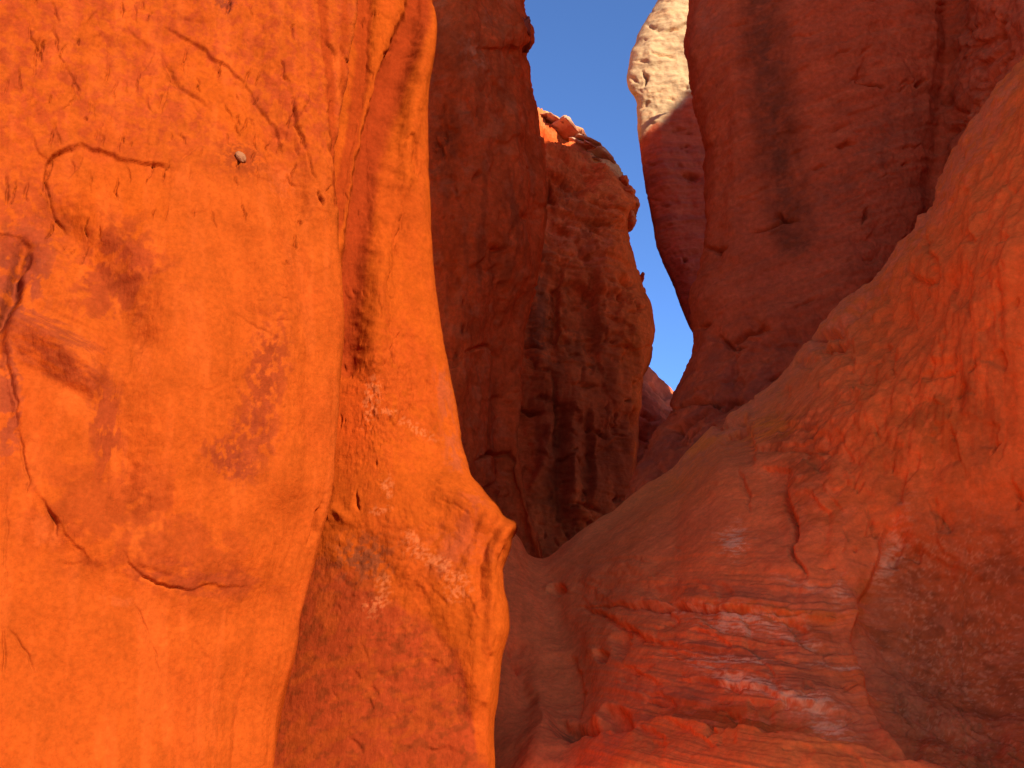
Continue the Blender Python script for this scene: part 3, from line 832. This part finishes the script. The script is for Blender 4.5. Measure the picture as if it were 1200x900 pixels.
    ob = s.build('rock_slope', sandstone('slope_sandstone', 6.5, 0.9, 0.18, 0.3), back=None, grade=(1.14, 1.0, 0.53))
    tag(ob, 'reddish brown rock slope rising from the low saddle, with round pockets and pale salt streaks', 'rock slope')
    return s, ob


# ================================================================== 4. dark fin behind the buttress
FIN_R = [(-700, 600), (-60, 607), (0, 612), (20, 616), (30, 618), (34, 622), (46, 623.5), (54, 622), (58, 617), (70, 617), (85, 620), (100, 623), (122, 629), (150, 634), (180, 637), (215, 640), (250, 638),
         (290, 634), (330, 627), (360, 617), (390, 612), (440, 610), (500, 609), (560, 611), (600, 618), (630, 628), (660, 634), (1000, 640)]


def fin():
    q = QV(-500, 1000, 0, 660)
    def off(d): return [(v, u + d) for v, u in FIN_R]
    ctrl = [(250, 17, 'hid'), (430, 14.2, 'hid'), (490, 13.7), (540, 13.6), (off(-40), 14.0), (off(-12), 14.6),
            (FIN_R, [(-500, 15.4), (200, 15.2), (640, 14.4), (1000, 14)], 'hid'), (off(-10), 17.5, 'hid'), (off(-60), 20)]
    s = Skin(q, ctrl, 'v', 14.0, seed=4)
    s.gk = 1.6
    s.h += 5 * s.n(90, 90, 260, 3) + 1.8 * s.n(30, 30, 60, 4, 0.6, 3) + 0.6 * s.n(9, 9, 11, 4, 0.6, 5)
    fl = s.n(40, 40, 60, 3, 0.55, 21)
    s.h += 1.6 * np.floor(fl * 3) / 3
    s.h += 4 * s.band([(600, 0), (606, 100), (602, 180)], 8) - 5 * s.band([(588, 300), (585, 400), (590, 480), (592, 560)], 8)
    s.h -= 4 * s.band([(560, 420), (548, 500), (560, 560)], 9)
    s.groove([(580, 292), (590, 292)], 1.8, 5); s.groove([(548, 412), (562, 406), (578, 404), (590, 412)], 1.6, 4)
    s.groove([(560, 196), (562, 204)], 1.6, 4); s.groove([(510, 160), (516, 176), (520, 186)], 1.6, 3)
    s.groove([(562, 540), (575, 532), (596, 530), (604, 540)], 1.8, 5)
    s.groove([(603, 30), (600, 60), (606, 92), (612, 120)], 1.4, 3)
    rng = np.random.RandomState(13)
    scatter_chips(s, rng, 60, (505, 0, 640, 640), (12, 50), (50, 130), (1.5, 4), (8, 26))
    scatter_cracks(s, rng, 40, (505, 0, 630, 620), (6, 22), (60, 120), (0.8, 1.5), (1, 3.0))
    s.rgb[:] = (0.52, 0.088, 0.030)
    s.tint(sstep(-0.2, 0.6, s.n(40, 40, 60, 5, 0.6, 31)), (0.36, 0.056, 0.018), 0.7)
    s.tint(sstep(0.0, 0.6, s.n(22, 22, 160, 4, 0.6, 35)), (0.24, 0.050, 0.022), 0.5)
    s.tint(sstep(0.15, 0.6, s.n(26, 26, 30, 4, 0.6, 36)), (0.46, 0.12, 0.06), 0.5)
    s.tint(s.mottled(s.blob(553, 60, 10, 22, -0.5), 7, 10, -0.1, 0.3), (0.56, 0.24, 0.16), 0.6)
    s.tint(s.mottled(s.blob(572, 22, 8, 14), 7, 10), (0.52, 0.20, 0.13), 0.5)
    s.tint(s.mottled(s.blob(520, 170, 20, 34), 7, 10), (0.14, 0.035, 0.018), 0.6)
    s.tint(s.mottled(s.blob(600, 260, 16, 70), 9, 40), (0.20, 0.045, 0.022), 0.6)
    s.tint(s.mottled(s.blob(560, 40, 60, 50), 16, 16), (0.26, 0.06, 0.026), 0.5)
    s.h *= 1.40
    ob = s.build('rock_fin', sandstone('fin_sandstone', 14.0, 1.2, 0.24, 0.55, 0.0, True), back=(-4, 7, 0.5), grade=(1.18, 0.90, 0.50))
    tag(ob, 'tall smooth dark red rock fin in shade right behind the bright orange buttress', 'rock fin')
    # block that juts from its edge high up
    c = to_world(np.array(615.0), np.array(42.0), np.array(15.15))
    lump('jutting_block', c, (0.10, 0.35, 0.17), (0.24, 0.05, 0.025), 15, ob, seed=4, box=4.5, rough=0.12)
    return s, ob


# ================================================================== 5. layered tower
TOW_R = [(-0, 560), (90, 590), (112, 606), (122, 620), (126, 628), (131, 641), (136, 655), (141, 664), (147, 676), (151, 684), (158, 687), (162, 695), (169, 703), (176, 711), (186, 718),
         (195, 724), (203, 727), (212, 732), (219, 738), (226, 743), (236, 748), (244, 745), (250, 741), (258, 739), (270, 737), (280, 738), (300, 743), (318, 748), (326, 750),
         (334, 752), (344, 756), (352, 761), (368, 765), (385, 767), (400, 766), (415, 763), (424, 761), (432, 759), (450, 754), (470, 752), (490, 750), (520, 748), (560, 745), (640, 740), (1000, 730)]


def tower():
    # rows run along the height; the rounded top is closed by the silhouette bending left
    q = QV(100, 1000, 100, 660)
    def off(d): return [(v, u + d) for v, u in TOW_R]
    top = 0
    ctrl = [(470, 21.5, 'hid'), (560, [(100, 21.8), (160, 20.0), (1000, 19)], 'hid'),
            ([(100, 580), (200, 600), (1000, 600)], [(100, 22), (135, 21.0), (200, 19.6), (400, 18.8), (1000, 18.4)]),
            ([(100, 585), (125, 615), (150, 632), (200, 645), (1000, 650)], [(100, 22.2), (125, 21.8), (150, 20.6), (200, 19.6), (400, 18.9), (1000, 18.5)]),
            ([(100, 588), (125, 619), (150, 655), (200, 690), (400, 705), (1000, 700)], [(100, 22.3), (125, 22), (150, 21.2), (200, 20.1), (400, 19.2), (1000, 18.8)]),
            (off(-7), [(100, 22.4), (125, 22.1), (150, 21.7), (200, 20.9), (400, 19.8), (1000, 19.3)]),
            (TOW_R, [(100, 22.5), (150, 22.1), (200, 21.6), (400, 20.8), (1000, 20)], 'hid'), (off(-6), 24.5, 'hid'), (off(-60), 28)]
    s = Skin(q, ctrl, 'v', 19.5, seed=5)
    s.gk = 1.7
    U, V = s.U, s.V
    upm = sstep(420, 260, V + 20 * s.w1)
    bed = s.n(160, 160, 13, 3, 0.6, 4, rot=-0.14)
    brk = s.n(24, 24, 20, 3, 0.6, 6)
    s.h += upm * (4.0 * np.floor((bed + 0.25 * brk) * 3.2) / 3.2 + 1.5 * bed)
    s.h += 1.0 * s.n(260, 260, 4.5, 3, 0.6, 7, rot=-0.14)
    s.h += 10 * s.n(70, 70, 170, 3, 0.5, 1) + 1.3 * s.n(26, 26, 34, 4, 0.6, 3) + 0.5 * s.n(8, 8, 9, 3, 0.6, 5)
    # deep shadowed slots under beds
    for a in [([(697, 256), (708, 258), (722, 262)], 2.6, 9), ([(676, 212), (690, 216), (700, 220)], 2, 7), ([(655, 150), (663, 158), (672, 162)], 2.4, 7),
              ([(690, 232), (704, 236), (716, 242)], 1.8, 5), ([(640, 205), (644, 228), (654, 236)], 2.5, 7), ([(700, 168), (692, 162), (680, 156)], 1.8, 5),
              ([(672, 184), (688, 188), (704, 196)], 1.6, 5), ([(730, 322), (740, 334), (748, 330)], 2.2, 6), ([(732, 336), (730, 346), (738, 352)], 1.8, 6),
              ([(668, 300), (682, 296), (694, 304), (712, 308)], 1.8, 6), ([(610, 478), (622, 484), (638, 482)], 2.6, 8), ([(690, 500), (704, 508), (716, 516)], 1.8, 5),
              ([(666, 590), (690, 592), (706, 602)], 2, 6), ([(616, 404), (628, 405), (636, 408)], 1.8, 5), ([(742, 476), (742, 520)], 2.4, 10), ([(694, 224), (712, 228), (722, 232)], 1.5, 4),
              ([(646, 430), (652, 470), (650, 520)], 2, 4), ([(722, 268), (738, 270)], 1.8, 4), ([(641, 135), (652, 142), (662, 146)], 1.8, 4)]:
        s.groove(*a)
        s.ledge(a[0][::-1], a[2] * 0.5, 14)
    for a, d, rr_ in [([(640, 168), (662, 176), (690, 192), (712, 206)], 10, 26), ([(636, 196), (664, 206), (694, 226), (720, 236)], 9, 22),
                      ([(636, 250), (664, 262), (690, 284), (708, 306)], 10, 40), ([(640, 330), (676, 322), (706, 338), (742, 344)], 10, 40),
                      ([(664, 296), (660, 340), (656, 420)], 12, 40), ([(704, 300), (700, 360), (708, 430)], 10, 34), ([(690, 470), (700, 540), (690, 610)], 10, 40)]:
        s.ledge(a, d, rr_, 2.5, 0.2)
    # fluted lower half
    dn = sstep(340, 460, V)
    s.h += dn * 5 * ridged(s.Q / np.array([70, 70, 260.0]) + 4, 2)
    s.h -= dn * 10 * s.band([(655, 480), (658, 540), (660, 600)], 9)
    s.h += dn * 8 * s.band([(672, 470), (668, 530), (676, 600)], 10)
    s.h += 6 * s.band([(645, 500), (636, 545), (622, 570)], 5)
    s.ledge([(640, 240), (660, 246), (684, 262), (700, 282), (716, 300)], 5, 40)
    rng = np.random.RandomState(15)
    scatter_chips(s, rng, 60, (620, 130, 765, 420), (12, 50), (-6, 24), (2.5, 6), (6, 16))
    scatter_chips(s, rng, 50, (610, 380, 760, 640), (12, 44), (30, 120), (2, 6), (10, 26))
    scatter_cracks(s, rng, 60, (612, 140, 760, 640), (5, 20), (-6, 20), (0.8, 1.6), (1.5, 4.5))
    scatter_cracks(s, rng, 26, (612, 240, 760, 640), (8, 24), (75, 110), (0.8, 1.5), (1, 4))
    s.rgb[:] = (0.52, 0.098, 0.036)
    s.tint(upm * sstep(-0.1, 0.5, s.n(60, 60, 30, 4, 0.6, 8)), (0.60, 0.15, 0.065), 0.7)
    s.tint(sstep(0.0, 0.5, s.n(30, 30, 60, 5, 0.6, 31)), (0.30, 0.052, 0.018), 0.6)
    s.tint(s.band([(745, 240), (728, 280), (748, 350), (756, 420)], 20), (0.66, 0.13, 0.035), 0.6)  # lit right flank, its glow painted orange
    s.tint(s.mottled(s.blob(708, 215, 34, 34), 16, 10), (0.70, 0.18, 0.07), 0.6)  # same lit flank, painted brighter near the top
    s.tint(s.mottled(s.band([(650, 262), (680, 275), (700, 290)], 22), 16, 10), (0.60, 0.17, 0.10), 0.6)  # slanting plane painted lighter, as if catching light
    s.tint(s.mottled(s.band([(652, 420), (656, 520), (650, 600)], 14), 12, 40), (0.20, 0.042, 0.020), 0.7)
    s.tint(s.mottled(s.band([(735, 400), (742, 470), (738, 530)], 12), 8, 40), (0.66, 0.13, 0.03), 0.5)
    s.tint(s.mottled(s.blob(632, 330, 20, 80), 9, 50), (0.16, 0.045, 0.030), 0.75)
    s.tint(s.mottled(s.blob(632, 390, 18, 50), 12, 4, -0.3, 0.3), (0.14, 0.045, 0.035), 0.6)
    s.tint(s.mottled(s.blob(690, 400, 40, 50), 14, 40), (0.20, 0.05, 0.026), 0.6)
    s.tint(s.mottled(s.blob(672, 222, 20, 22), 9, 9), (0.26, 0.075, 0.05), 0.6)
    s.tint(sstep(380, 520, V) * sstep(-0.3, 0.3, s.n(60, 60, 160, 3, 0.5, 77)), (0.28, 0.050, 0.024), 0.85)
    # sunlit top rim, its light painted as pale colour
    tm = sstep(20, 8, V - np.interp(U, [600, 628, 655, 680, 700, 720, 730], [112, 124, 136, 150, 168, 186, 200]) + 5 * s.w1)
    s.tint(tm, (0.52, 0.32, 0.20), 0.9)
    s.h *= 1.25 * (0.25 + 0.75 * sstep(0, 16, curve(TOW_R, np.clip(V.ravel(), 0, 1000)).reshape(V.shape) - U))
    ob = s.build('rock_tower', sandstone('tower_sandstone', 19.5, 1.2, 0.26, 0.7, 0.14), back=None, grade=(1.10, 0.84, 0.46))
    tag(ob, 'layered red rock tower with ledges and knobs just left of the sky gap', 'rock tower')
    mt = sandstone('ledge_stone', 21.0, 1.0, 0.2, 0.6)
    # slabs along the crest, upper sides painted pale as if sunlit
    for k, (u, v_, a, b) in enumerate([(641, 134, 0.17, 0.05), (652, 140, 0.15, 0.05), (664, 147, 0.14, 0.055), (676, 154, 0.16, 0.05), (688, 162, 0.16, 0.06),
                                       (697, 168, 0.13, 0.045), (682, 170, 0.20, 0.05), (706, 180, 0.14, 0.05), (693, 184, 0.16, 0.045)]):
        c = to_world(np.array(float(u)), np.array(float(v_ + 4)), np.array(21.3 - 0.1 * (k % 3)))
        lump('slab', c, (a * (1.3 + 0.9 * ((k * 7) % 5) / 4), 0.2 + 0.1 * ((k * 3) % 4) / 3, b * (0.45 + 0.5 * ((k * 5) % 4) / 3)), (0.44, 0.16, 0.08), 21, ob, rot=(0.1 * ((k * 5) % 3 - 1), 0.45 + 0.12 * ((k * 3) % 4 - 1.5), 0.35 * ((k * 7) % 5 - 2)), seed=k + 2, rough=0.2, box=5, rgb2=(0.56, 0.32, 0.18), mat=mt, sub=36)
    # overhanging knobs
    for k, (u, v_, a, b, r) in enumerate([(735, 229, 0.17, 0.13, 0.3), (740, 243, 0.17, 0.12, 0.1), (735, 259, 0.20, 0.17, 0.2), (730, 216, 0.13, 0.09, 0.4), (751, 328, 0.06, 0.05, 0.2), (748, 345, 0.15, 0.12, 0.7)]):
        c = to_world(np.array(float(u)), np.array(float(v_)), np.array(21.2))
        lump('knob', c, (a, 0.4, b), (0.56, 0.12, 0.035), 21, ob, rot=(0, r, 0), seed=k + 22, rough=0.18, box=2.6, mat=mt, sub=36)
    return s, ob


# ================================================================== 6. upper right wall
URW_L = [(-700, 760), (-100, 806), (0, 810), (20, 808), (50, 806), (75, 809), (100, 812), (125, 815), (150, 819), (180, 825), (210, 826), (250, 826), (290, 822), (330, 816), (352, 812), (375, 812),
         (400, 813), (412, 811), (425, 806), (440, 800), (455, 792), (470, 784), (490, 775), (510, 765), (530, 755), (550, 746), (580, 738), (620, 722), (700, 690), (1000, 640)]


def upper_right():
    q = QV(-110, 1000, 0, 620)
    def off(d): return [(v, u + d) for v, u in URW_L]
    ctrl = [(off(80), 16.8), (off(14), 15.4, 'hid'), (URW_L, [(-500, 14.6), (200, 14.2), (450, 13.6), (600, 12.6), (1000, 11)], 'hid'),
            (off(12), [(-500, 13.9), (200, 13.5), (450, 12.9), (600, 12.0), (1000, 10.5)]),
            (off(70), [(-500, 13.4), (200, 12.9), (450, 12.3), (600, 11.6), (1000, 10)]),
            (off(190), [(-500, 12.9), (200, 12.5), (450, 11.9), (600, 11.4), (1000, 10)]),
            ([(-500, 1090), (0, 1098), (100, 1090), (200, 1080), (500, 1060), (1000, 1050)], [(-500, 12.9), (200, 12.7), (1000, 11.5)]),
            ([(-500, 1110), (0, 1112), (100, 1106), (200, 1098), (500, 1080), (1000, 1070)], [(-500, 13.1), (200, 12.95), (1000, 11.8)]),
            ([(-500, 1150), (0, 1150), (200, 1140), (1000, 1130)], [(-500, 12.2), (200, 11.9), (1000, 11)]),
            (1230, [(-500, 11.2), (200, 10.6), (1000, 10)]),
            (1500, [(-500, 9.8), (1000, 9)]), (2200, 8)]
    s = Skin(q, ctrl, 'v', 13.0, seed=6)
    s.gk = 2.0
    U, V = s.U, s.V
    s.h += 7 * s.n(150, 150, 260, 3) + 1.7 * s.n(40, 40, 40, 4, 0.6, 3) + 0.5 * s.n(9, 9, 9, 4, 0.6, 5)
    bed = s.n(220, 220, 22, 3, 0.6, 44, rot=0.35)
    s.h += 0.8 * bed + 1.0 * np.floor(bed * 3.2) / 3.2
    s.h -= 5 * s.band([(888, -60), (896, 80), (908, 160), (922, 250)], 20)
    s.h += 4 * s.band([(866, 60), (864, 160), (858, 260)], 10)
    for a in [([(1002, 100), (1018, 102), (1034, 104)], 1.8, 6), ([(1068, 102), (1080, 98), (1090, 93)], 1.6, 5), ([(980, 172), (992, 170), (1002, 168)], 1.6, 5),
              ([(860, 400), (880, 392), (896, 384), (906, 388)], 2, 6), ([(878, 274), (896, 266), (912, 258), (920, 246)], 2, 5),
              ([(905, 250), (912, 246), (918, 254), (936, 256)], 2.4, 7), ([(845, 394), (852, 404), (880, 408)], 2, 5), 
              ([(826, 290), (838, 294), (850, 288)], 2, 5), ([(780, 480), (810, 470), (830, 472), (845, 480)], 2.2, 6), ([(775, 520), (800, 500), (830, 486)], 1.8, 5),
              ([(848, 480), (862, 468), (874, 470)], 1.8, 6), ([(1184, 60), (1172, 76), (1165, 84)], 2, 5), ([(1135, 130), (1150, 104), (1168, 84)], 2, 6), ([(818, 384), (830, 378)], 2, 5),
              ([(1020, 240), (1010, 262)], 1.5, 4), ([(756, 524), (752, 516)], 3, 7)]:
        s.groove(*a)
    s.ledge([(1034, 106), (1018, 103), (1000, 99)], 5, 40); s.ledge([(1090, 94), (1070, 104)], 4, 20)
    s.ledge([(936, 260), (912, 250), (890, 270), (862, 276)], 4, 40)
    s.ledge([(906, 390), (880, 396), (850, 404), (826, 396)], 5, 30)
    lower = sstep(380, 450, V)
    s.h += lower * 2.6 * s.n(50, 50, 14, 4, 0.6, 46, rot=0.7)
    edge = sstep(1110, 1130, U)
    s.h += edge * (3.5 * s.n(30, 30, 130, 3, 0.6, 47, rot=0.5))
    rng = np.random.RandomState(19)
    scatter_chips(s, rng, 26, (810, 0, 1110, 440), (30, 90), (-40, -5), (1.5, 3.5), (14, 40))
    scatter_chips(s, rng, 40, (740, 380, 930, 590), (14, 50), (-60, 0), (2, 6), (8, 24))
    scatter_chips(s, rng, 30, (1110, 0, 1200, 180), (14, 50), (100, 140), (2, 6), (8, 20))
    scatter_cracks(s, rng, 30, (820, 0, 1100, 420), (12, 40), (-32, -5), (0.8, 1.1), (1, 2.5))
    scatter_cracks(s, rng, 20, (1115, 0, 1200, 160), (8, 30), (105, 140), (0.8, 1.6), (1, 4))
    scatter_cracks(s, rng, 26, (760, 400, 900, 560), (8, 26), (-50, 0), (0.8, 1.6), (1, 4))
    s.rgb[:] = (0.42, 0.078, 0.040)
    s.tint(sstep(-0.1, 0.6, s.n(60, 60, 50, 5, 0.6, 31)), (0.34, 0.066, 0.036), 0.6)
    s.tint(sstep(0.1, 0.6, s.n(90, 90, 14, 4, 0.6, 33, rot=0.35)), (0.48, 0.10, 0.05), 0.5)
    s.tint(s.band([(888, -80), (898, 60), (908, 150), (920, 225), (928, 262)], 30, 0.7) * (0.72 + 0.4 * s.n(14, 14, 30, 4, 0.6, 63)), (0.17, 0.040, 0.024), 0.85)
    s.tint(s.mottled(s.band([(884, -80), (896, 60), (908, 150), (920, 230)], 14, 0.0), 14, 7, -0.1, 0.4, 5), (0.15, 0.042, 0.028), 0.6)
    s.tint(s.mottled(s.blob(932, 285, 24, 24), 12, 12), (0.18, 0.05, 0.03), 0.6)
    s.tint(s.mottled(s.band([(1060, 130), (1010, 200), (960, 230)], 30), 14, 8), (0.26, 0.07, 0.045), 0.5)
    s.tint(s.mottled(s.blob(830, 20, 20, 40), 14, 20), (0.30, 0.09, 0.065), 0.5)
    s.tint(edge * sstep(-0.3, 0.4, s.n(20, 20, 70, 4, 0.6, 35, rot=0.5)), (0.48, 0.11, 0.065), 0.6)
    s.tint(lower * sstep(-0.2, 0.4, s.n(30, 30, 20, 4, 0.6, 37, rot=0.7)), (0.28, 0.062, 0.045), 0.6)
    s.h *= 1.4
    ob = s.build('sandstone_cliff', sandstone('upper_wall_sandstone', 13.0, 1.2, 0.24, 0.45, -0.35), back=(1.2, 2.2, 0.4), grade=(1.18, 0.90, 0.50))
    tag(ob, 'broad dark red cliff at the upper right with a dark vertical stain', 'cliff')
    return s, ob


# ================================================================== 7. pinnacle with the sunlit pale top
PIN_L = [(-500, 800), (-40, 790), (-12, 776), (0, 771), (12, 764), (22, 758), (32, 752), (44, 747), (52, 745), (60, 740), (70, 738), (80, 736), (92, 734), (100, 734.5), (108, 738), (114, 742), (122, 745), (132, 746),
         (150, 747), (160, 748), (175, 750), (190, 751), (205, 753), (225, 757), (245, 761), (265, 765), (285, 768), (305, 775), (320, 782), (335, 789), (350, 794), (365, 800), (380, 806), (395, 814), (430, 830), (1000, 860)]


def pinnacle():
    q = QV(-300, 900, 0, 420)
    def off(d): return [(v, u + d) for v, u in PIN_L]
    ctrl = [(off(60), 30), (off(8), 26, 'hid'), (PIN_L, [(-300, 23.2), (100, 22.45), (900, 22)], 'hid'), (off(7), [(-300, 22.8), (100, 22.05), (900, 21.5)]),
            (off(30), [(-300, 22.6), (100, 21.85), (900, 21)]), (off(80), [(-300, 22.6), (100, 21.85), (900, 21)], 'hid'), (off(130), 22, 'hid'), (1000, 23, 'hid'), (1150, 25)]
    s = Skin(q, ctrl, 'v', 22.0, seed=7)
    s.gk = 1.4
    U, V = s.U, s.V
    s.h += 4 * s.n(60, 60, 90, 3, 0.5, 2) + 1.5 * s.n(20, 20, 14, 4, 0.6, 3) + 0.6 * s.n(7, 7, 7, 3, 0.6, 4)
    s.h += 0.8 * s.n(120, 120, 11, 4, 0.65, 5, rot=0.12)
    for a in [([(752, 84), (756, 90), (754, 98)], 1.6, 5), ([(775, 38), (790, 34), (806, 28)], 1.5, 4), ([(762, 60), (775, 66), (790, 68)], 1.2, 3), ([(738, 90), (746, 96)], 1.5, 4),
              ([(750, 128), (756, 122), (762, 121)], 1.4, 3), ([(796, 208), (808, 206), (820, 208)], 2.4, 6), ([(752, 230), (758, 228)], 1.6, 4), ([(742, 108), (746, 116)], 1.8, 5), ([(800, 302), (806, 308)], 2.4, 7)]:
        s.groove(*a)
    s.ledge([(736, 100), (742, 114), (746, 130)][::-1], 3, 12)
    rng = np.random.RandomState(23)
    scatter_cracks(s, rng, 26, (740, 0, 812, 380), (6, 22), (-8, 12), (0.8, 1.3), (1, 3))
    s.rgb[:] = (0.46, 0.088, 0.032)
    s.tint(sstep(0.0, 0.5, s.n(120, 120, 9, 4, 0.6, 31)), (0.32, 0.068, 0.036), 0.6)
    s.tint(sstep(270, 330, V), (0.40, 0.072, 0.034), 0.8)
    pale = sstep(8, -8, V - 168 + 7 * s.w1 + 0.85 * (U - 745))  # sunlit part painted pale down to the edge of the shade
    s.tint(pale, SUNLIT_CREAM, 0.97)
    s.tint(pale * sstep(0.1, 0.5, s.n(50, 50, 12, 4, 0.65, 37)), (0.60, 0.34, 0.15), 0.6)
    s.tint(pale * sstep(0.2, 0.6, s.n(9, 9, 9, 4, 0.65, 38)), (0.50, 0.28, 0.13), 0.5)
    s.h *= 1.2 * (0.3 + 0.7 * sstep(0, 14, U - curve(PIN_L, np.clip(V.ravel(), -500, 1000)).reshape(V.shape)))
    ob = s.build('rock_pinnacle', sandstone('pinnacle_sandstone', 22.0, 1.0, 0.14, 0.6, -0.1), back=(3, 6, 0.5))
    tag(ob, 'slender rock pinnacle right of the sky gap, its cream top in sunlight', 'rock pinnacle')
    return s, ob


# ================================================================== 8. far rocks closing the gap
def far_rock(sil, D, seed, rgb, label, ledges):
    q = fine_axis(700, 860, 740, 800, 1.4, 6)
    c = sil
    ctrl = [([(u, v + 30) for u, v in c], D + 6, 'hid'), (c, D + 1.2), ([(u, v + 8) for u, v in c], D + 0.5), ([(u, v + 60) for u, v in c], D - 0.8), (700, D - 1.5, 'hid'), (820, D - 2)]
    s = Skin(q, ctrl, 'u', D, seed=seed, fine=2.2)
    s.h += 3 * s.n(40, 40, 50, 3) + 1.2 * s.n(12, 12, 9, 4, 0.6, 3) + 1.2 * s.n(90, 90, 7, 3, 0.6, 5, rot=-0.4)
    for l in ledges:
        s.groove(l, 2.2, 7); s.ledge(l[::-1], 4, 12)
    s.rgb[:] = rgb
    s.tint(sstep(0, 0.5, s.n(20, 20, 12, 4, 0.6, 9)), tuple(0.6 * x for x in rgb), 0.6)
    ob = s.build('rock_dome', sandstone('far_rock_sandstone_%d' % seed, D, 1.0, 0.18, 0.5))
    tag(ob, label, 'rock dome')
    return ob


# ================================================================== 9. unseen wall added behind the camera, shaped to throw the shade
def shade_wall():
    # stands to the right and behind the camera, across the light
    e0 = np.array([-0.02, 5.95, 0.0]) + S_R * 0.06 + S_H * 24.0
    ks = np.array([6.0, 3.2, 1.2, 0.0] + [0.0] * 0)
    prof = []
    # footprint in (k along S_R, t along the light, positive towards the sun)
    foot = [(3.0, 16), (1.2, 9), (0.35, 3.5), (0.0, 0.0), (0.5, -0.9), (3, -1.2), (7, -0.6), (12, -1.4), (17, -0.8), (20, 2), (21, 8)]
    x = np.cumsum([0] + [math.hypot(a[0] - b[0], a[1] - b[1]) for a, b in zip(foot[:-1], foot[1:])])
    xs = np.linspace(0, x[-1], 260)
    f = pchip(x, np.array(foot), xs)
    zs = np.linspace(0, 1, 120)
    ktop = [(0, 25), (1.2, 25.5), (2.4, 28), (3.2, 32), (4.5, 33.5), (7, 33.8), (10.4, 33.9), (12.3, 34.4), (13.4, 35.2), (15, 35.4), (17, 32), (19, 24), (21, 15)]
    H = curve(ktop, np.clip(f[:, 0], 0, 21))
    P = np.zeros((len(zs) + 1, len(xs), 3))
    for i, z in enumerate(zs):
        P[i] = e0 + f[:, :1] * S_R + f[:, 1:] * S_H
        P[i, :, 2] = -0.3 + (H + 0.3) * (1 - z)
    P = P[:-1]
    nz = fbm(P * np.array([0.25, 0.25, 0.12]) + 3, 4); n2 = fbm(P * np.array([0.9, 0.9, 1.6]), 4)
    amp = 0.25 + 0.9 * sstep(1.0, 5.0, f[:, 0])[None, :]
    dirn = np.broadcast_to(-S_H, P.shape)
    P = P + dirn * (nz * amp + 0.18 * n2)[..., None]
    P[0, :, 2] += 0.25 * perlin(P[0] * 0.8)
    back = P[0] + S_H * 9 + np.array([0, 0, 1.0])
    P = np.concatenate([back[None], P])
    R, C = P.shape[:2]; idx = np.arange(R * C).reshape(R, C)
    faces = np.stack([idx[:-1, :-1], idx[1:, :-1], idx[1:, 1:], idx[:-1, 1:]], -1).reshape(-1, 4).tolist()
    me = bpy.data.meshes.new('sandstone_cliff'); me.from_pydata(P.reshape(-1, 3).tolist(), [], faces)
    for p in me.polygons: p.use_smooth = True
    at = me.color_attributes.new('rock_colour', 'FLOAT_COLOR', 'POINT')
    t = sstep(-0.2, 0.5, fbm(P.reshape(-1, 3) * 0.4, 4))[:, None]
    col = np.ones((R * C, 4), np.float32); col[:, :3] = np.array((0.58, 0.13, 0.035)) * (1 - t) + np.array((0.40, 0.085, 0.03)) * t
    at.data.foreach_set('color', col.ravel()); me.update()
    me.materials.append(sandstone('shade_wall_sandstone', 14, 1.0, 0.2, 0.5))
    ob = bpy.data.objects.new('sandstone_cliff', me); COL.objects.link(ob)
    tag(ob, 'tall red rock wall, unseen, added behind the viewer to shade the notch and the slope', 'cliff')


# ================================================================== ground
def ground():
    xs = np.concatenate([-np.geomspace(1500, 6, 30), np.linspace(-5, 5, 40), np.geomspace(6, 1500, 30)])
    X, Y = np.meshgrid(xs, xs + 6)
    Z = 0.06 * fbm(np.stack([X * 0.5, Y * 0.5, X * 0], -1), 4) * (np.hypot(X, Y) < 60)
    n = len(xs); idx = np.arange(n * n).reshape(n, n)
    faces = np.stack([idx[:-1, :-1], idx[:-1, 1:], idx[1:, 1:], idx[1:, :-1]], -1).reshape(-1, 4).tolist()
    me = bpy.data.meshes.new('ground'); me.from_pydata(np.stack([X, Y, Z], -1).reshape(-1, 3).tolist(), [], faces)
    for p in me.polygons: p.use_smooth = True
    m = bpy.data.materials.new('canyon_sand'); m.use_nodes = True
    nt = m.node_tree; b = nt.nodes['Principled BSDF']; b.inputs['Roughness'].default_value = 0.95
    nz = nt.nodes.new('ShaderNodeTexNoise'); nz.inputs['Scale'].default_value = 3; nz.inputs['Detail'].default_value = 8
    r = nt.nodes.new('ShaderNodeValToRGB'); r.color_ramp.elements[0].color = (0.56, 0.24, 0.10, 1); r.color_ramp.elements[1].color = (0.70, 0.33, 0.15, 1)
    tc = nt.nodes.new('ShaderNodeTexCoord'); nt.links.new(tc.outputs['Object'], nz.inputs[0])
    nt.links.new(nz.outputs[0], r.inputs[0]); nt.links.new(r.outputs[0], b.inputs['Base Color'])
    bp = nt.nodes.new('ShaderNodeBump'); bp.inputs['Distance'].default_value = 0.02; nt.links.new(nz.outputs[0], bp.inputs['Height']); nt.links.new(bp.outputs[0], b.inputs['Normal'])
    me.materials.append(m)
    ob = bpy.data.objects.new('ground', me); COL.objects.link(ob); tag(ob, kind='structure')


near_wall()
buttress()
ramp()
fin()
tower()
upper_right()
pinnacle()
far_rock([(700, 400), (745, 420), (757, 428), (766, 436), (776, 446), (786, 456), (800, 470), (860, 520)], 34.0, 8, (0.55, 0.12, 0.05),
         'dark red slanting rock dome farthest back at the foot of the sky gap', [[(760, 446), (774, 462), (780, 470)]])
far_rock([(700, 420), (740, 436), (752, 446), (762, 454), (772, 464), (781, 475), (800, 490), (860, 540)], 30.0, 9, (0.72, 0.17, 0.07),
         'lighter red layered rock dome below the sky gap, in front of the darker dome', [[(748, 482), (760, 488), (773, 492)], [(746, 512), (760, 516)]])
shade_wall()
ground()
